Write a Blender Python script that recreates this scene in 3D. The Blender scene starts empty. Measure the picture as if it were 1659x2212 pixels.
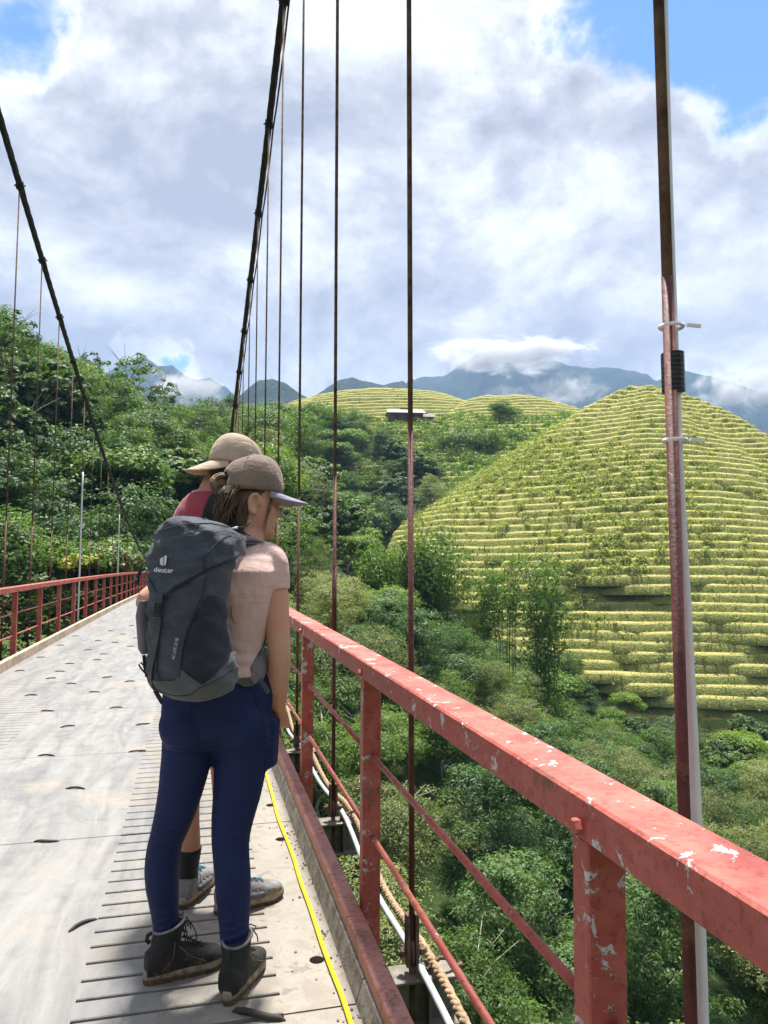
import bpy, math, random
import numpy as np
from mathutils import Vector, Matrix, noise as mnoise
from mathutils.bvhtree import BVHTree
R = math.radians
rng = np.random.default_rng(7)
random.seed(7)
scene = bpy.context.scene
COL = scene.collection

# ------------------------------------------------------------------ camera
FPX, YAW, PITCH, CAMZ = 1600.0, 14.17, 4.6, 1.37        # focal length in pixels of a 1659 x 2212 picture
PW, PH = 1659.0, 2212.0
cd = bpy.data.cameras.new('camera'); cam = bpy.data.objects.new('camera', cd); COL.objects.link(cam)
cd.sensor_fit = 'HORIZONTAL'; cd.sensor_width = 36.0; cd.lens = 36.0 * FPX / PW
cd.clip_start = 0.05; cd.clip_end = 40000
cam.location = (0, 0, CAMZ); cam.rotation_euler = (R(90 + PITCH), 0, R(-YAW))
scene.camera = cam
_y, _p = R(YAW), R(PITCH)
CF = np.array([math.sin(_y) * math.cos(_p), math.cos(_y) * math.cos(_p), math.sin(_p)])
CR = np.array([math.cos(_y), -math.sin(_y), 0.0]); CU = np.cross(CR, CF)
CO = np.array([0, 0, CAMZ])
def ray(x, y):
    d = CF + CR * (x - PW / 2) / FPX - CU * (y - PH / 2) / FPX
    return d / np.linalg.norm(d)
def onY(x, y, Y): d = ray(x, y); return CO + d * (Y / d[1])
def onX(x, y, X): d = ray(x, y); return CO + d * (X / d[0])
def onZ(x, y, Z): d = ray(x, y); return CO + d * ((Z - CAMZ) / d[2])
def azel(x, y): d = ray(x, y); return math.atan2(d[0], d[1]), math.asin(d[2])
def atdist(x, y, dist): d = ray(x, y); return CO + d * (dist / math.hypot(d[0], d[1]))

# ------------------------------------------------------------------ sun, sky, exposure
SUN_EL, SUN_AZ = R(73), R(20)
SUN = Vector((math.sin(SUN_AZ) * math.cos(SUN_EL), math.cos(SUN_AZ) * math.cos(SUN_EL), math.sin(SUN_EL)))
sl = bpy.data.lights.new('sun', 'SUN'); so = bpy.data.objects.new('sun', sl); COL.objects.link(so)
sl.energy = 3.8; sl.angle = R(5); sl.color = (1.0, 0.95, 0.87)
so.rotation_euler = SUN.to_track_quat('Z', 'Y').to_euler(); so.location = (0, 0, 60)
scene.view_settings.view_transform = 'Standard'; scene.view_settings.look = 'None'
scene.view_settings.exposure = 1.8; scene.view_settings.gamma = 1.0
scene.view_settings.use_curve_mapping = False
scene.render.engine = 'CYCLES'
scene.cycles.use_denoising = True
scene.cycles.max_bounces = 6; scene.cycles.diffuse_bounces = 3; scene.cycles.glossy_bounces = 2
scene.cycles.transmission_bounces = 3; scene.cycles.volume_bounces = 0; scene.cycles.transparent_max_bounces = 8
scene.cycles.caustics_reflective = False; scene.cycles.caustics_refractive = False

class NT:
    """small helper round a node tree"""
    def __init__(s, tree): s.t = tree; s.t.nodes.clear()
    def n(s, typ, ins=None, **props):
        o = s.t.nodes.new(typ)
        for k, v in props.items(): setattr(o, k, v)
        for k, v in (ins or {}).items(): s.set(o.inputs[k], v)
        return o
    def set(s, sock, v):
        if isinstance(v, bpy.types.NodeSocket): s.t.links.new(v, sock)
        elif isinstance(v, bpy.types.Node): s.t.links.new(v.outputs[0], sock)
        else:
            if isinstance(v, (tuple, list)) and len(v) == 3 and sock.type == 'RGBA': v = (*v, 1)
            sock.default_value = v
    def math(s, op, a, b=0.0, c=None, clamp=False):
        o = s.n('ShaderNodeMath', {0: a, 1: b}, operation=op, use_clamp=clamp)
        if c is not None: s.set(o.inputs[2], c)
        return o.outputs[0]
    def vmath(s, op, a, b=None):
        o = s.n('ShaderNodeVectorMath', {0: a}, operation=op)
        if b is not None: s.set(o.inputs[1], b)
        return o.outputs['Value'] if op in ('DOT_PRODUCT', 'LENGTH', 'DISTANCE') else o.outputs[0]
    def mapr(s, v, a, b, c=0.0, d=1.0, smooth=True):
        o = s.n('ShaderNodeMapRange', {'Value': v, 'From Min': a, 'From Max': b, 'To Min': c, 'To Max': d})
        o.interpolation_type = 'SMOOTHSTEP' if smooth else 'LINEAR'; o.clamp = True
        return o.outputs[0]
    def mix(s, f, a, b, blend='MIX'):
        o = s.n('ShaderNodeMix', data_type='RGBA', blend_type=blend)
        s.set(o.inputs[0], f); s.set(o.inputs[6], a); s.set(o.inputs[7], b)
        return o.outputs[2]
    def noise(s, vec, scale, detail=4, rough=0.55, dist=0.0):
        o = s.n('ShaderNodeTexNoise', {'Scale': scale, 'Detail': detail, 'Roughness': rough, 'Distortion': dist})
        if vec is not None: s.set(o.inputs['Vector'], vec)
        return o.outputs[0]
    def ramp(s, f, stops):
        o = s.n('ShaderNodeValToRGB', {0: f}); cr = o.color_ramp
        while len(cr.elements) < len(stops): cr.elements.new(0.5)
        for e, (p, c) in zip(cr.elements, stops): e.position = p; e.color = (*c, 1) if len(c) == 3 else c
        return o.outputs[0]

def build_world():
    w = bpy.data.worlds.new('World'); scene.world = w; w.use_nodes = True
    t = NT(w.node_tree)
    sky = t.n('ShaderNodeTexSky'); sky.sky_type = 'NISHITA'; sky.sun_disc = False
    sky.sun_elevation = SUN_EL; sky.sun_rotation = SUN_AZ; sky.altitude = 1200; sky.air_density = 1.0; sky.dust_density = 0.6
    d = t.n('ShaderNodeTexCoord').outputs['Generated']
    # gaps in the cloud cover (amplitude < 0) and thick banks (> 0), as directions in the sky
    blobs = [(1490, -20, 14, -0.32), (1640, 110, 8, -0.14), (1270, 40, 5, -0.08), (318, 756, 2.6, -0.19), (385, 800, 2.2, -0.17), (250, 735, 1.6, -0.1), (690, 15, 4.0, -0.22), (40, 70, 5.0, -0.25),
             (1330, 330, 8, 0.10), (1550, 330, 7, 0.12), (1000, 400, 22, 0.08), (300, 350, 22, 0.08), (1580, 760, 6, 0.04)]
    # a warped direction gives the gaps and banks ragged outlines
    wn = t.n('ShaderNodeTexNoise', {'Vector': d, 'Scale': 5.0, 'Detail': 6, 'Roughness': 0.6}).outputs['Color']
    wv = t.vmath('MULTIPLY', t.vmath('SUBTRACT', wn, (0.5, 0.5, 0.5)), (0.16, 0.16, 0.16))
    wn2 = t.n('ShaderNodeTexNoise', {'Vector': d, 'Scale': 19.0, 'Detail': 6, 'Roughness': 0.65}).outputs['Color']
    wv2 = t.vmath('MULTIPLY', t.vmath('SUBTRACT', wn2, (0.5, 0.5, 0.5)), (0.075, 0.075, 0.075))
    dw = t.vmath('NORMALIZE', t.vmath('ADD', t.vmath('ADD', d, wv), wv2))
    tot = None
    for x, y, r, a in blobs:
        v = ray(x, y)
        m = t.mapr(t.vmath('DOT_PRODUCT', dw, tuple(v)), math.cos(R(r)), 1.0, 0.0, a)
        tot = m if tot is None else t.math('ADD', tot, m)
    ds = t.vmath('MULTIPLY', d, (1.0, 1.0, 1.5))
    n1 = t.noise(ds, 1.9, 13, 0.61, 0.25)
    n2 = t.noise(t.vmath('ADD', ds, (3.1, 1.7, 0.4)), 5.0, 11, 0.64, 0.35)
    up = t.vmath('ADD', ds, (0.0, 0.015, 0.075))
    n1u = t.noise(up, 1.9, 13, 0.61, 0.25)
    n2u = t.noise(t.vmath('ADD', up, (3.1, 1.7, 0.4)), 5.0, 11, 0.64, 0.35)
    f = t.math('ADD', t.math('MULTIPLY', n1, 0.60), t.math('MULTIPLY', n2, 0.40))
    fu = t.math('ADD', t.math('MULTIPLY', n1u, 0.62), t.math('MULTIPLY', n2u, 0.38))
    cov = t.math('ADD', t.math('ADD', f, 0.115), tot)
    alpha = t.mapr(cov, 0.405, 0.55)
    thick = t.mapr(cov, 0.46, 0.66)
    relief = t.math('SUBTRACT', f, fu)                      # > 0 on sides that look up to the light
    n3 = t.noise(t.vmath('ADD', ds, (7.3, 2.2, 5.0)), 3.2, 7, 0.55)
    shade = t.math('ADD', t.math('MULTIPLY', thick, 0.75), t.mapr(n3, 0.36, 0.66, -0.48, 0.30))
    shade = t.math('SUBTRACT', shade, t.math('MULTIPLY', relief, 5.4), clamp=True)
    cloud = t.ramp(shade, [(0.0, (3.35, 3.35, 3.35)), (0.25, (2.85, 2.85, 2.9)), (0.58, (2.1, 2.12, 2.26)), (1.0, (1.45, 1.49, 1.7))])
    blue = t.mix(1.0, sky.outputs[0], (0.36, 0.53, 0.82), 'MULTIPLY')
    col = t.mix(alpha, blue, cloud)
    bg = t.n('ShaderNodeBackground', {'Color': col, 'Strength': 0.1})
    out = t.n('ShaderNodeOutputWorld', {'Surface': bg.outputs[0]})
    try: w.cycles.sampling_method = 'MANUAL'; w.cycles.sample_map_resolution = 512
    except Exception: pass
build_world()

# ------------------------------------------------------------------ mesh and object helpers
MATS = {}
def material(name):
    m = bpy.data.materials.new(name); m.use_nodes = True; MATS[name] = m
    return m, NT(m.node_tree)
def finish(t, bsdf, bump=None, dist=0.01, strength=1.0, disp=None):
    if bump is not None:
        b = t.n('ShaderNodeBump', {'Height': bump, 'Distance': dist, 'Strength': strength})
        t.t.links.new(b.outputs[0], bsdf.inputs['Normal'])
    t.n('ShaderNodeOutputMaterial', {'Surface': bsdf.outputs[0]})
def pbsdf(t, col, rough=0.7, metal=0.0, **kw):
    b = t.n('ShaderNodeBsdfPrincipled', {'Base Color': col, 'Roughness': rough, 'Metallic': metal})
    for k, v in kw.items(): t.set(b.inputs[k.replace('_', ' ')], v)
    return b
def simple(name, col, rough=0.7, metal=0.0, var=0.25, scale=8.0, bump=0.0, bscale=60.0, bdist=0.004, spec=0.4):
    m, t = material(name)
    co = t.n('ShaderNodeTexCoord').outputs['Object']
    n = t.noise(co, scale, 6, 0.6)
    c = t.mix(t.mapr(n, 0.3, 0.7), tuple(v * (1 - var) for v in col), tuple(min(1, v * (1 + var)) for v in col))
    b = pbsdf(t, c, rough, metal, Specular_IOR_Level=spec)
    finish(t, b, t.noise(co, bscale, 5, 0.6) if bump else None, bdist, bump)
    return m

class MB:
    """collects vertices and faces of ONE mesh"""
    def __init__(s): s.v = []; s.f = []; s.m = []
    def add(s, vs, fs, mi=0):
        b = len(s.v); s.v.extend([tuple(p) for p in vs]); s.f.extend([tuple(i + b for i in q) for q in fs]); s.m.extend([mi] * len(fs))
        return s
    def box(s, x0, x1, y0, y1, z0, z1, mi=0, M=None):
        vs = [(x, y, z) for z in (z0, z1) for y in (y0, y1) for x in (x0, x1)]
        if M is not None: vs = [tuple(M @ Vector(v)) for v in vs]
        return s.add(vs, [(0, 2, 3, 1), (4, 5, 7, 6), (0, 1, 5, 4), (2, 6, 7, 3), (0, 4, 6, 2), (1, 3, 7, 5)], mi)
    def cbox(s, x0, x1, y0, y1, z0, z1, c=0.004, mi=0, M=None):
        """box with chamfered edges"""
        vs = []; idx = {}
        X, Y, Z = (x0, x1), (y0, y1), (z0, z1)
        for i in (0, 1):
            for j in (0, 1):
                for k in (0, 1):
                    sx, sy, sz = (1, -1)[i], (1, -1)[j], (1, -1)[k]
                    for a in range(3):
                        o = [c * sx, c * sy, c * sz]; o[a] = 0
                        idx[(i, j, k, a)] = len(vs); vs.append((X[i] + o[0], Y[j] + o[1], Z[k] + o[2]))
        fs = []
        for a in range(3):
            b, d = [q for q in range(3) if q != a]
            for side in (0, 1):
                quad = []
                for (p, q) in ((0, 0), (1, 0), (1, 1), (0, 1)):
                    key = [0, 0, 0]; key[a] = side; key[b] = p; key[d] = q
                    quad.append(idx[(*key, a)])
                fs.append(quad)
            for p in (0, 1):            # edges along axis a
                for q in (0, 1):
                    k0 = [0, 0, 0]; k1 = [0, 0, 0]; k0[b] = k1[b] = p; k0[d] = k1[d] = q; k1[a] = 1
                    fs.append([idx[(*k0, b)], idx[(*k1, b)], idx[(*k1, d)], idx[(*k0, d)]])
        for i in (0, 1):
            for j in (0, 1):
                for k in (0, 1): fs.append([idx[(i, j, k, 0)], idx[(i, j, k, 1)], idx[(i, j, k, 2)]])
        cen = Vector(((x0 + x1) / 2, (y0 + y1) / 2, (z0 + z1) / 2)); V = [Vector(v) for v in vs]
        out = []
        for q in fs:
            nrm = (V[q[1]] - V[q[0]]).cross(V[q[2]] - V[q[0]]); mid = sum((V[i] for i in q), Vector()) / len(q)
            out.append(tuple(q) if nrm.dot(mid - cen) > 0 else tuple(reversed(q)))
        if M is not None: vs = [tuple(M @ v) for v in V]
        return s.add(vs, out, mi)
    def tube(s, path, rad, n=8, caps=True, mi=0, flat=1.0, up=None):
        P = [Vector(p) for p in path]; rr = rad if hasattr(rad, '__len__') else [rad] * len(P)
        T = []
        for i in range(len(P)):
            t = P[min(i + 1, len(P) - 1)] - P[max(i - 1, 0)]
            T.append(t.normalized() if t.length > 1e-9 else Vector((0, 0, 1)))
        u = Vector(up) if up is not None else (Vector((0, 0, 1)) if abs(T[0].z) < 0.9 else Vector((1, 0, 0)))
        u = (u - T[0] * u.dot(T[0])).normalized(); vs = []
        for i, p in enumerate(P):
            if i: u = (u - T[i] * u.dot(T[i])); u = u.normalized() if u.length > 1e-6 else T[i].orthogonal().normalized()
            w = T[i].cross(u)
            for k in range(n):
                a = 2 * math.pi * k / n
                vs.append(p + (w * math.cos(a) + u * math.sin(a) * flat) * rr[i])
        fs = []
        for i in range(len(P) - 1):
            for k in range(n):
                k2 = (k + 1) % n
                fs.append((i * n + k, i * n + k2, (i + 1) * n + k2, (i + 1) * n + k))
        if caps: fs.append(tuple(range(n - 1, -1, -1))); fs.append(tuple((len(P) - 1) * n + k for k in range(n)))
        return s.add(vs, fs, mi)
    def lathe(s, prof, n=16, c=(0, 0, 0), mi=0, M=None):
        vs = []; fs = []
        for r, z in prof:
            for k in range(n):
                a = 2 * math.pi * k / n; vs.append((c[0] + r * math.cos(a), c[1] + r * math.sin(a), c[2] + z))
        for i in range(len(prof) - 1):
            for k in range(n):
                k2 = (k + 1) % n; fs.append((i * n + k, i * n + k2, (i + 1) * n + k2, (i + 1) * n + k))
        fs.append(tuple(range(n - 1, -1, -1))); fs.append(tuple((len(prof) - 1) * n + k for k in range(n)))
        if M is not None: vs = [tuple(M @ Vector(v)) for v in vs]
        return s.add(vs, fs, mi)
    def loft(s, rings, caps=True, mi=0, closed=True):
        n = len(rings[0]); vs = [p for r in rings for p in r]; fs = []
        for i in range(len(rings) - 1):
            for k in range(n if closed else n - 1):
                k2 = (k + 1) % n; fs.append((i * n + k, i * n + k2, (i + 1) * n + k2, (i + 1) * n + k))
        if caps and closed: fs.append(tuple(range(n - 1, -1, -1))); fs.append(tuple((len(rings) - 1) * n + k for k in range(n)))
        return s.add(vs, fs, mi)
    def mesh(s, name, mats, smooth=False):
        me = bpy.data.meshes.new(name); me.from_pydata(s.v, [], s.f)
        for m in (mats if isinstance(mats, (list, tuple)) else [mats]): me.materials.append(MATS[m] if isinstance(m, str) else m)
        if len(set(s.m)) > 1: me.polygons.foreach_set('material_index', s.m)
        if smooth: me.polygons.foreach_set('use_smooth', [True] * len(s.f))
        me.update(); return me
    def build(s, name, mats, parent=None, smooth=False, loc=None, rot=None):
        return link(name, s.mesh(name, mats, smooth), parent, loc, rot)
def link(name, data, parent=None, loc=None, rot=None):
    o = bpy.data.objects.new(name, data); COL.objects.link(o)
    if parent is not None: o.parent = parent
    if loc is not None: o.location = loc
    if rot is not None: o.rotation_euler = rot
    return o
def tag(o, label=None, cat=None, group=None, kind=None):
    if label: o['label'] = label
    if cat: o['category'] = cat
    if group: o['group'] = group
    if kind: o['kind'] = kind
    return o
def empty(name, loc=(0, 0, 0), rot=None):
    o = link(name, None, None, loc, rot); o.empty_display_size = 0.2; return o
def np_mesh(name, co, quads, mats, attrs=None, smooth=False, mi=None):
    """mesh from numpy: co (n,3), quads (m,3 or 4)"""
    me = bpy.data.meshes.new(name); k = quads.shape[1]
    me.vertices.add(len(co)); me.vertices.foreach_set('co', np.ascontiguousarray(co, np.float32).ravel())
    me.loops.add(quads.size); me.loops.foreach_set('vertex_index', np.ascontiguousarray(quads, np.int32).ravel())
    me.polygons.add(len(quads)); me.polygons.foreach_set('loop_start', np.arange(0, quads.size, k, dtype=np.int32))
    me.polygons.foreach_set('loop_total', np.full(len(quads), k, np.int32))
    for m in (mats if isinstance(mats, (list, tuple)) else [mats]): me.materials.append(MATS[m])
    if mi is not None: me.polygons.foreach_set('material_index', np.ascontiguousarray(mi, np.int32))
    if smooth: me.polygons.foreach_set('use_smooth', np.ones(len(quads), bool))
    for nme, (dom, val) in (attrs or {}).items():
        a = me.attributes.new(nme, 'FLOAT', dom); a.data.foreach_set('value', np.ascontiguousarray(val, np.float32))
    me.update(calc_edges=True); me.validate(); return me
def sstep(a, b, x): t = np.clip((x - a) / (b - a), 0, 1); return t * t * (3 - 2 * t)
def fbm2(x, y, s, oct=4, seed=0.0):
    """cheap vectorised value noise"""
    out = np.zeros_like(x, dtype=float); amp = 1.0; tot = 0
    for o in range(oct):
        xs, ys = x * s + seed * 17.3 + o * 31.7, y * s + seed * 5.9 + o * 11.3
        xi, yi = np.floor(xs), np.floor(ys); fx, fy = xs - xi, ys - yi
        fx, fy = fx * fx * (3 - 2 * fx), fy * fy * (3 - 2 * fy)
        def h(a, b): v = np.sin(a * 127.1 + b * 311.7 + o * 7.7) * 43758.5453; return v - np.floor(v)
        v = (h(xi, yi) * (1 - fx) + h(xi + 1, yi) * fx) * (1 - fy) + (h(xi, yi + 1) * (1 - fx) + h(xi + 1, yi + 1) * fx) * fy
        out += amp * (v - 0.5) * 2; tot += amp; amp *= 0.5; s = s * 2.03
    return out / tot
# ------------------------------------------------------------------ land
def leaf_mat(name, dark, mid, light, transl=0.35, warm=None, rough=0.55):
    m, t = material(name)
    oi = t.n('ShaderNodeObjectInfo').outputs['Random']
    a = t.n('ShaderNodeAttribute', attribute_name='tone').outputs['Fac']
    f = t.math('ADD', t.math('MULTIPLY', a, 0.55), t.math('MULTIPLY', oi, 0.50))
    c = t.ramp(f, [(0.0, dark), (0.5, mid), (1.0, light)])
    b = pbsdf(t, c, rough, Specular_IOR_Level=0.35)
    tr = t.n('ShaderNodeBsdfTranslucent', {'Color': t.mix(1.0, c, (1.1, 1.25, 0.6), 'MULTIPLY')})
    mx = t.n('ShaderNodeMixShader', {0: transl, 1: b.outputs[0], 2: tr.outputs[0]})
    t.n('ShaderNodeOutputMaterial', {'Surface': mx.outputs[0]})
    return m
leaf_mat('leaf_forest', (0.034, 0.070, 0.020), (0.080, 0.145, 0.030), (0.175, 0.26, 0.05), 0.45)
leaf_mat('leaf_bright', (0.05, 0.11, 0.018), (0.11, 0.20, 0.025), (0.24, 0.33, 0.04), 0.42)
leaf_mat('leaf_olive', (0.075, 0.10, 0.034), (0.155, 0.19, 0.062), (0.29, 0.31, 0.12), 0.42)
leaf_mat('leaf_bluish', (0.035, 0.075, 0.030), (0.075, 0.145, 0.048), (0.15, 0.23, 0.075), 0.42)
leaf_mat('leaf_bamboo', (0.05, 0.11, 0.025), (0.11, 0.20, 0.035), (0.24, 0.34, 0.06), 0.45)
leaf_mat('leaf_vine', (0.06, 0.13, 0.05), (0.10, 0.19, 0.07), (0.19, 0.29, 0.13), 0.3)
leaf_mat('leaf_yellow', (0.16, 0.19, 0.02), (0.34, 0.34, 0.03), (0.5, 0.46, 0.04), 0.4)
leaf_mat('rice_grass', (0.19, 0.20, 0.06), (0.37, 0.345, 0.12), (0.58, 0.515, 0.24), 0.5, rough=0.7)
leaf_mat('weed_leaf', (0.11, 0.16, 0.03), (0.25, 0.29, 0.06), (0.45, 0.46, 0.14), 0.48)
simple('bark', (0.12, 0.10, 0.075), 0.9, var=0.4, scale=4, bump=0.6, bscale=18, bdist=0.03)
simple('bark_pale', (0.33, 0.30, 0.25), 0.9, var=0.35, scale=5, bump=0.5, bscale=18, bdist=0.03)
simple('culm', (0.12, 0.15, 0.04), 0.6, var=0.4, scale=3)

def ground_mat(name, c0, c1, c2, scale=0.25, bd=0.4):
    m, t = material(name)
    co = t.n('ShaderNodeTexCoord').outputs['Object']
    n = t.noise(co, scale, 8, 0.62); n2 = t.noise(co, scale * 9, 6, 0.6)
    c = t.ramp(t.math('ADD', t.math('MULTIPLY', n, 0.6), t.math('MULTIPLY', n2, 0.4)), [(0.32, c0), (0.5, c1), (0.68, c2)])
    finish(t, pbsdf(t, c, 0.95, Specular_IOR_Level=0.1), n2, bd, 0.8)
ground_mat('forest_floor', (0.010, 0.018, 0.007), (0.022, 0.040, 0.013), (0.045, 0.07, 0.02))
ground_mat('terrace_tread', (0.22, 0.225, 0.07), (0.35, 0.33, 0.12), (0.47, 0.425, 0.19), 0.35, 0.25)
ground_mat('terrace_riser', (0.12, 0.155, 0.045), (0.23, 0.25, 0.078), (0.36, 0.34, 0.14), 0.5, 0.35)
ground_mat('mountain_wood', (0.006, 0.016, 0.012), (0.014, 0.032, 0.020), (0.030, 0.052, 0.026), 0.012, 14.0)

def H(x, y):
    x = np.asarray(x, float); y = np.asarray(y, float)
    L = np.interp(y, [-400, -150, -60, -15, 0, 20, 40, 60, 100, 200, 260, 400, 1500], [130, 52, 20, -6, -17, -19, -10, -1.5, 13, 36, 44, 55, 60])  # unseen rise behind the camera, steepened to block sky and darken near faces
    Rr = np.interp(y, [-400, -150, -60, -15, 0, 20, 60, 95, 140, 200, 260, 400, 1500], [130, 52, 20, -8, -19, -21, -21, -18, -10, 4, 18, 30, 50])
    t = sstep(0, 32, x - 0.05 * y)
    h = L * (1 - t) + Rr * t
    h = h + 0.55 * np.clip(-x - 0.09 * y, 0, 120) * sstep(28, 80, y) * (1 - 0.45 * sstep(60, 200, -x))
    h = h + 3.5 * np.exp(-((x - 23) / 13) ** 2 - ((y - 74) / 30) ** 2) + 1.6 * fbm2(x, y, 0.03, 4, 1.0)
    # keep clear of the deck
    return np.where((np.abs(x + 0.85) < 5) & (y < 58), np.minimum(h, -3), h)
def grid_axis(lim, fine, n):
    u = np.linspace(-1, 1, n); return np.sign(u) * (fine * np.abs(u) + (lim - fine) * np.abs(u) ** 4)
gx = grid_axis(7000, 260, 231); gy = grid_axis(7000, 260, 231) + 60
GX, GY = np.meshgrid(gx, gy, indexing='xy')
co = np.stack([GX, GY, H(GX, GY)], -1).reshape(-1, 3)
nx = len(gx); ii, jj = np.meshgrid(np.arange(nx - 1), np.arange(len(gy) - 1))
q = np.stack([jj * nx + ii, jj * nx + ii + 1, (jj + 1) * nx + ii + 1, (jj + 1) * nx + ii], -1).reshape(-1, 4)
land = link('valley_ground', np_mesh('valley_ground', co, q, 'forest_floor', smooth=True))
tag(land, 'dark green valley ground under the forest', kind='structure')

# --------------------------------------------------- terraced hills: every terrace a piece of its own
TER = []      # lip polylines for grass: (points, level fraction, hill index)
def terraced_hill(name, label, c, ztop, rp, gfun, step, levels, seg, seed):
    root = empty(name, (0, 0, 0)); tag(root, label, kind='structure')
    th = np.linspace(0, 2 * np.pi, seg, endpoint=False)
    def rad(k):
        drop = k * step; r = np.interp(drop, rp[0], rp[1])
        n = fbm2(np.cos(th) * 3 + k * 0.22, np.sin(th) * 3 + 9, 1.3, 4, seed) * (0.3 + r * 0.042)
        n2 = fbm2(np.cos(th) * 14 + k * 3.1, np.sin(th) * 14, 1.5, 3, seed + 3) * 0.6 * min(1, k)
        return np.maximum(0.05, r * gfun(th, drop) + n + n2)
    und = 1.3 * fbm2(np.cos(th) * 1.3 + 4, np.sin(th) * 1.3, 1.2, 2, seed + 8)
    radii = [rad(k) for k in range(levels + 1)]
    for k in range(levels):                      # tread k: outer lip radii[k+1]?  level k sits at ztop - k*step
        ro = radii[k + 1]; ri = radii[k] if k else np.full(seg, 0.02)
        ri = np.minimum(ri, ro - 0.12) if k else ri
        z = ztop - k * step; zb = z - step
        wob = 0.16 * fbm2(np.cos(th) * 9 + k * 1.7, np.sin(th) * 9, 1.2, 3, seed + 5) + und
        def ring(r, zz): return np.stack([c[0] + r * np.sin(th), c[1] + r * np.cos(th), np.broadcast_to(zz, th.shape)], -1)
        rings = [ring(np.maximum(ri - 0.6, 0.01), z - 0.05 + und), ring(np.maximum(ro - 0.42, 0.01), z + wob), ring(ro, z - 0.32 + wob), ring(ro + 0.22 * step, zb - 0.25 + und)]
        co = np.concatenate(rings); i = np.arange(seg); j = (i + 1) % seg; fs = []
        for a in range(3): fs.append(np.stack([a * seg + i, (a + 1) * seg + i, (a + 1) * seg + j, a * seg + j], -1))
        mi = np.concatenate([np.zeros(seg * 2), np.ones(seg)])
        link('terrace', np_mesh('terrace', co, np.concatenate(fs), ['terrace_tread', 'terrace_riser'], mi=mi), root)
        TER.append((rings[2] * .6 + rings[1] * .4, rings[0], rings[3], name, k, th))
    return root
P1 = atdist(1400, 838, 170)
def g1(th, drop):
    # th measured from +Y; the front of the hill faces the camera
    front = np.cos(th - math.atan2(-P1[0], -P1[1])); left = np.cos(th - math.atan2(-P1[1], P1[0]) )
    right = np.sin(th - math.atan2(-P1[0], -P1[1]))
    return 1.0 - 0.16 * np.clip(front, 0, 1) * (drop > 0) - 0.18 * np.clip(-right, 0, 1) + 0.03 * np.cos(3 * th + drop * 0.05)
hill = terraced_hill('terraced_hill', 'steep terraced rice hill with golden lips on every step', P1[:2], P1[2] - 0.6,
              ([0, 2, 6.3, 12, 20, 30, 41, 52, 64], [2, 8, 17, 27, 40, 56, 70, 81, 92]), g1, 1.22, 51, 320, 2.0)
P2 = atdist(800, 878, 275); P3 = atdist(1070, 872, 245)
terraced_hill('terraced_mound', 'low terraced hilltop behind the farmhouse', P2[:2], P2[2], ([0, 1.5, 4, 10, 20, 40, 64], [8, 26, 36, 50, 66, 92, 120]), lambda th, d: 1 + 0.1 * np.cos(2 * th + 1), 1.5, 40, 180, 4.0)
terraced_hill('terraced_knoll', 'rounded terraced knoll with a leafy tree on its right shoulder', P3[:2], P3[2], ([0, 1.5, 4, 10, 20, 40, 64], [4, 13, 21, 33, 50, 76, 104]), lambda th, d: 1 + 0.1 * np.cos(2 * th), 1.5, 40, 180, 6.0)

def facing(p): return (p[:, 0] * 0 + 1)
def in_view(p, m=0.12):
    v = p - CO; z = v @ CF; x = (v @ CR) / z * FPX / PW; y = (v @ CU) / z * FPX / PH
    return (z > 0) & (np.abs(x) < 0.5 + m) & (np.abs(y) < 0.5 + m)
def blades(pos, up, w, h, lean, tone):
    """bent triangular blades as quads"""
    n = len(pos); a = rng.uniform(0, 2 * np.pi, n); s = np.stack([np.cos(a), np.sin(a), np.zeros(n)], -1) * (w / 2)[:, None]
    tip = pos + up * h[:, None] + lean
    co = np.stack([pos - s, pos + s, tip + s * 0.25, tip - s * 0.25], 1).reshape(-1, 3)
    q = np.arange(4 * n).reshape(n, 4); return co, q, np.repeat(tone, 4)
def leaves(pos, nrm, size, tone, aspect=0.55):
    n = len(pos); nrm = nrm / (np.linalg.norm(nrm, axis=1, keepdims=True) + 1e-9)
    r = rng.normal(size=(n, 3)); t = np.cross(nrm, r); t /= np.linalg.norm(t, axis=1, keepdims=True) + 1e-9; b = np.cross(nrm, t)
    L = t * size[:, None]; Wd = b * (size * aspect)[:, None]; k = nrm * (size * 0.18)[:, None]
    co = np.stack([pos - L, pos - Wd * 0.9 + k - L * 0.1, pos + L, pos + Wd * 0.9 + k - L * 0.1], 1).reshape(-1, 3)
    q = np.arange(4 * n).reshape(n, 4); return co, q, np.repeat(tone, 4)
def stuff(name, parts, mat, label, parent=None):
    co = np.concatenate([p[0] for p in parts]); off = np.cumsum([0] + [len(p[0]) for p in parts[:-1]])
    q = np.concatenate([p[1] + o for p, o in zip(parts, off)]); t = np.concatenate([p[2] for p in parts])
    o = link(name, np_mesh(name, co, q, mat, {'tone': ('POINT', t)}), parent)
    tag(o, label, name.replace('_', ' ') if parent is None else None, kind='stuff'); return o
def dens(lip, per):
    """random points along a closed ring, about `per` per metre"""
    nxt = np.roll(lip, -1, 0); L = np.linalg.norm(nxt - lip, axis=1); n = rng.poisson(L * per)
    idx = np.repeat(np.arange(len(lip)), n); f = rng.random(len(idx))[:, None]
    return lip[idx] * (1 - f) + nxt[idx] * f, idx, f[:, 0]
gp, wp, sp_, sm_ = [], [], [], []
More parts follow.
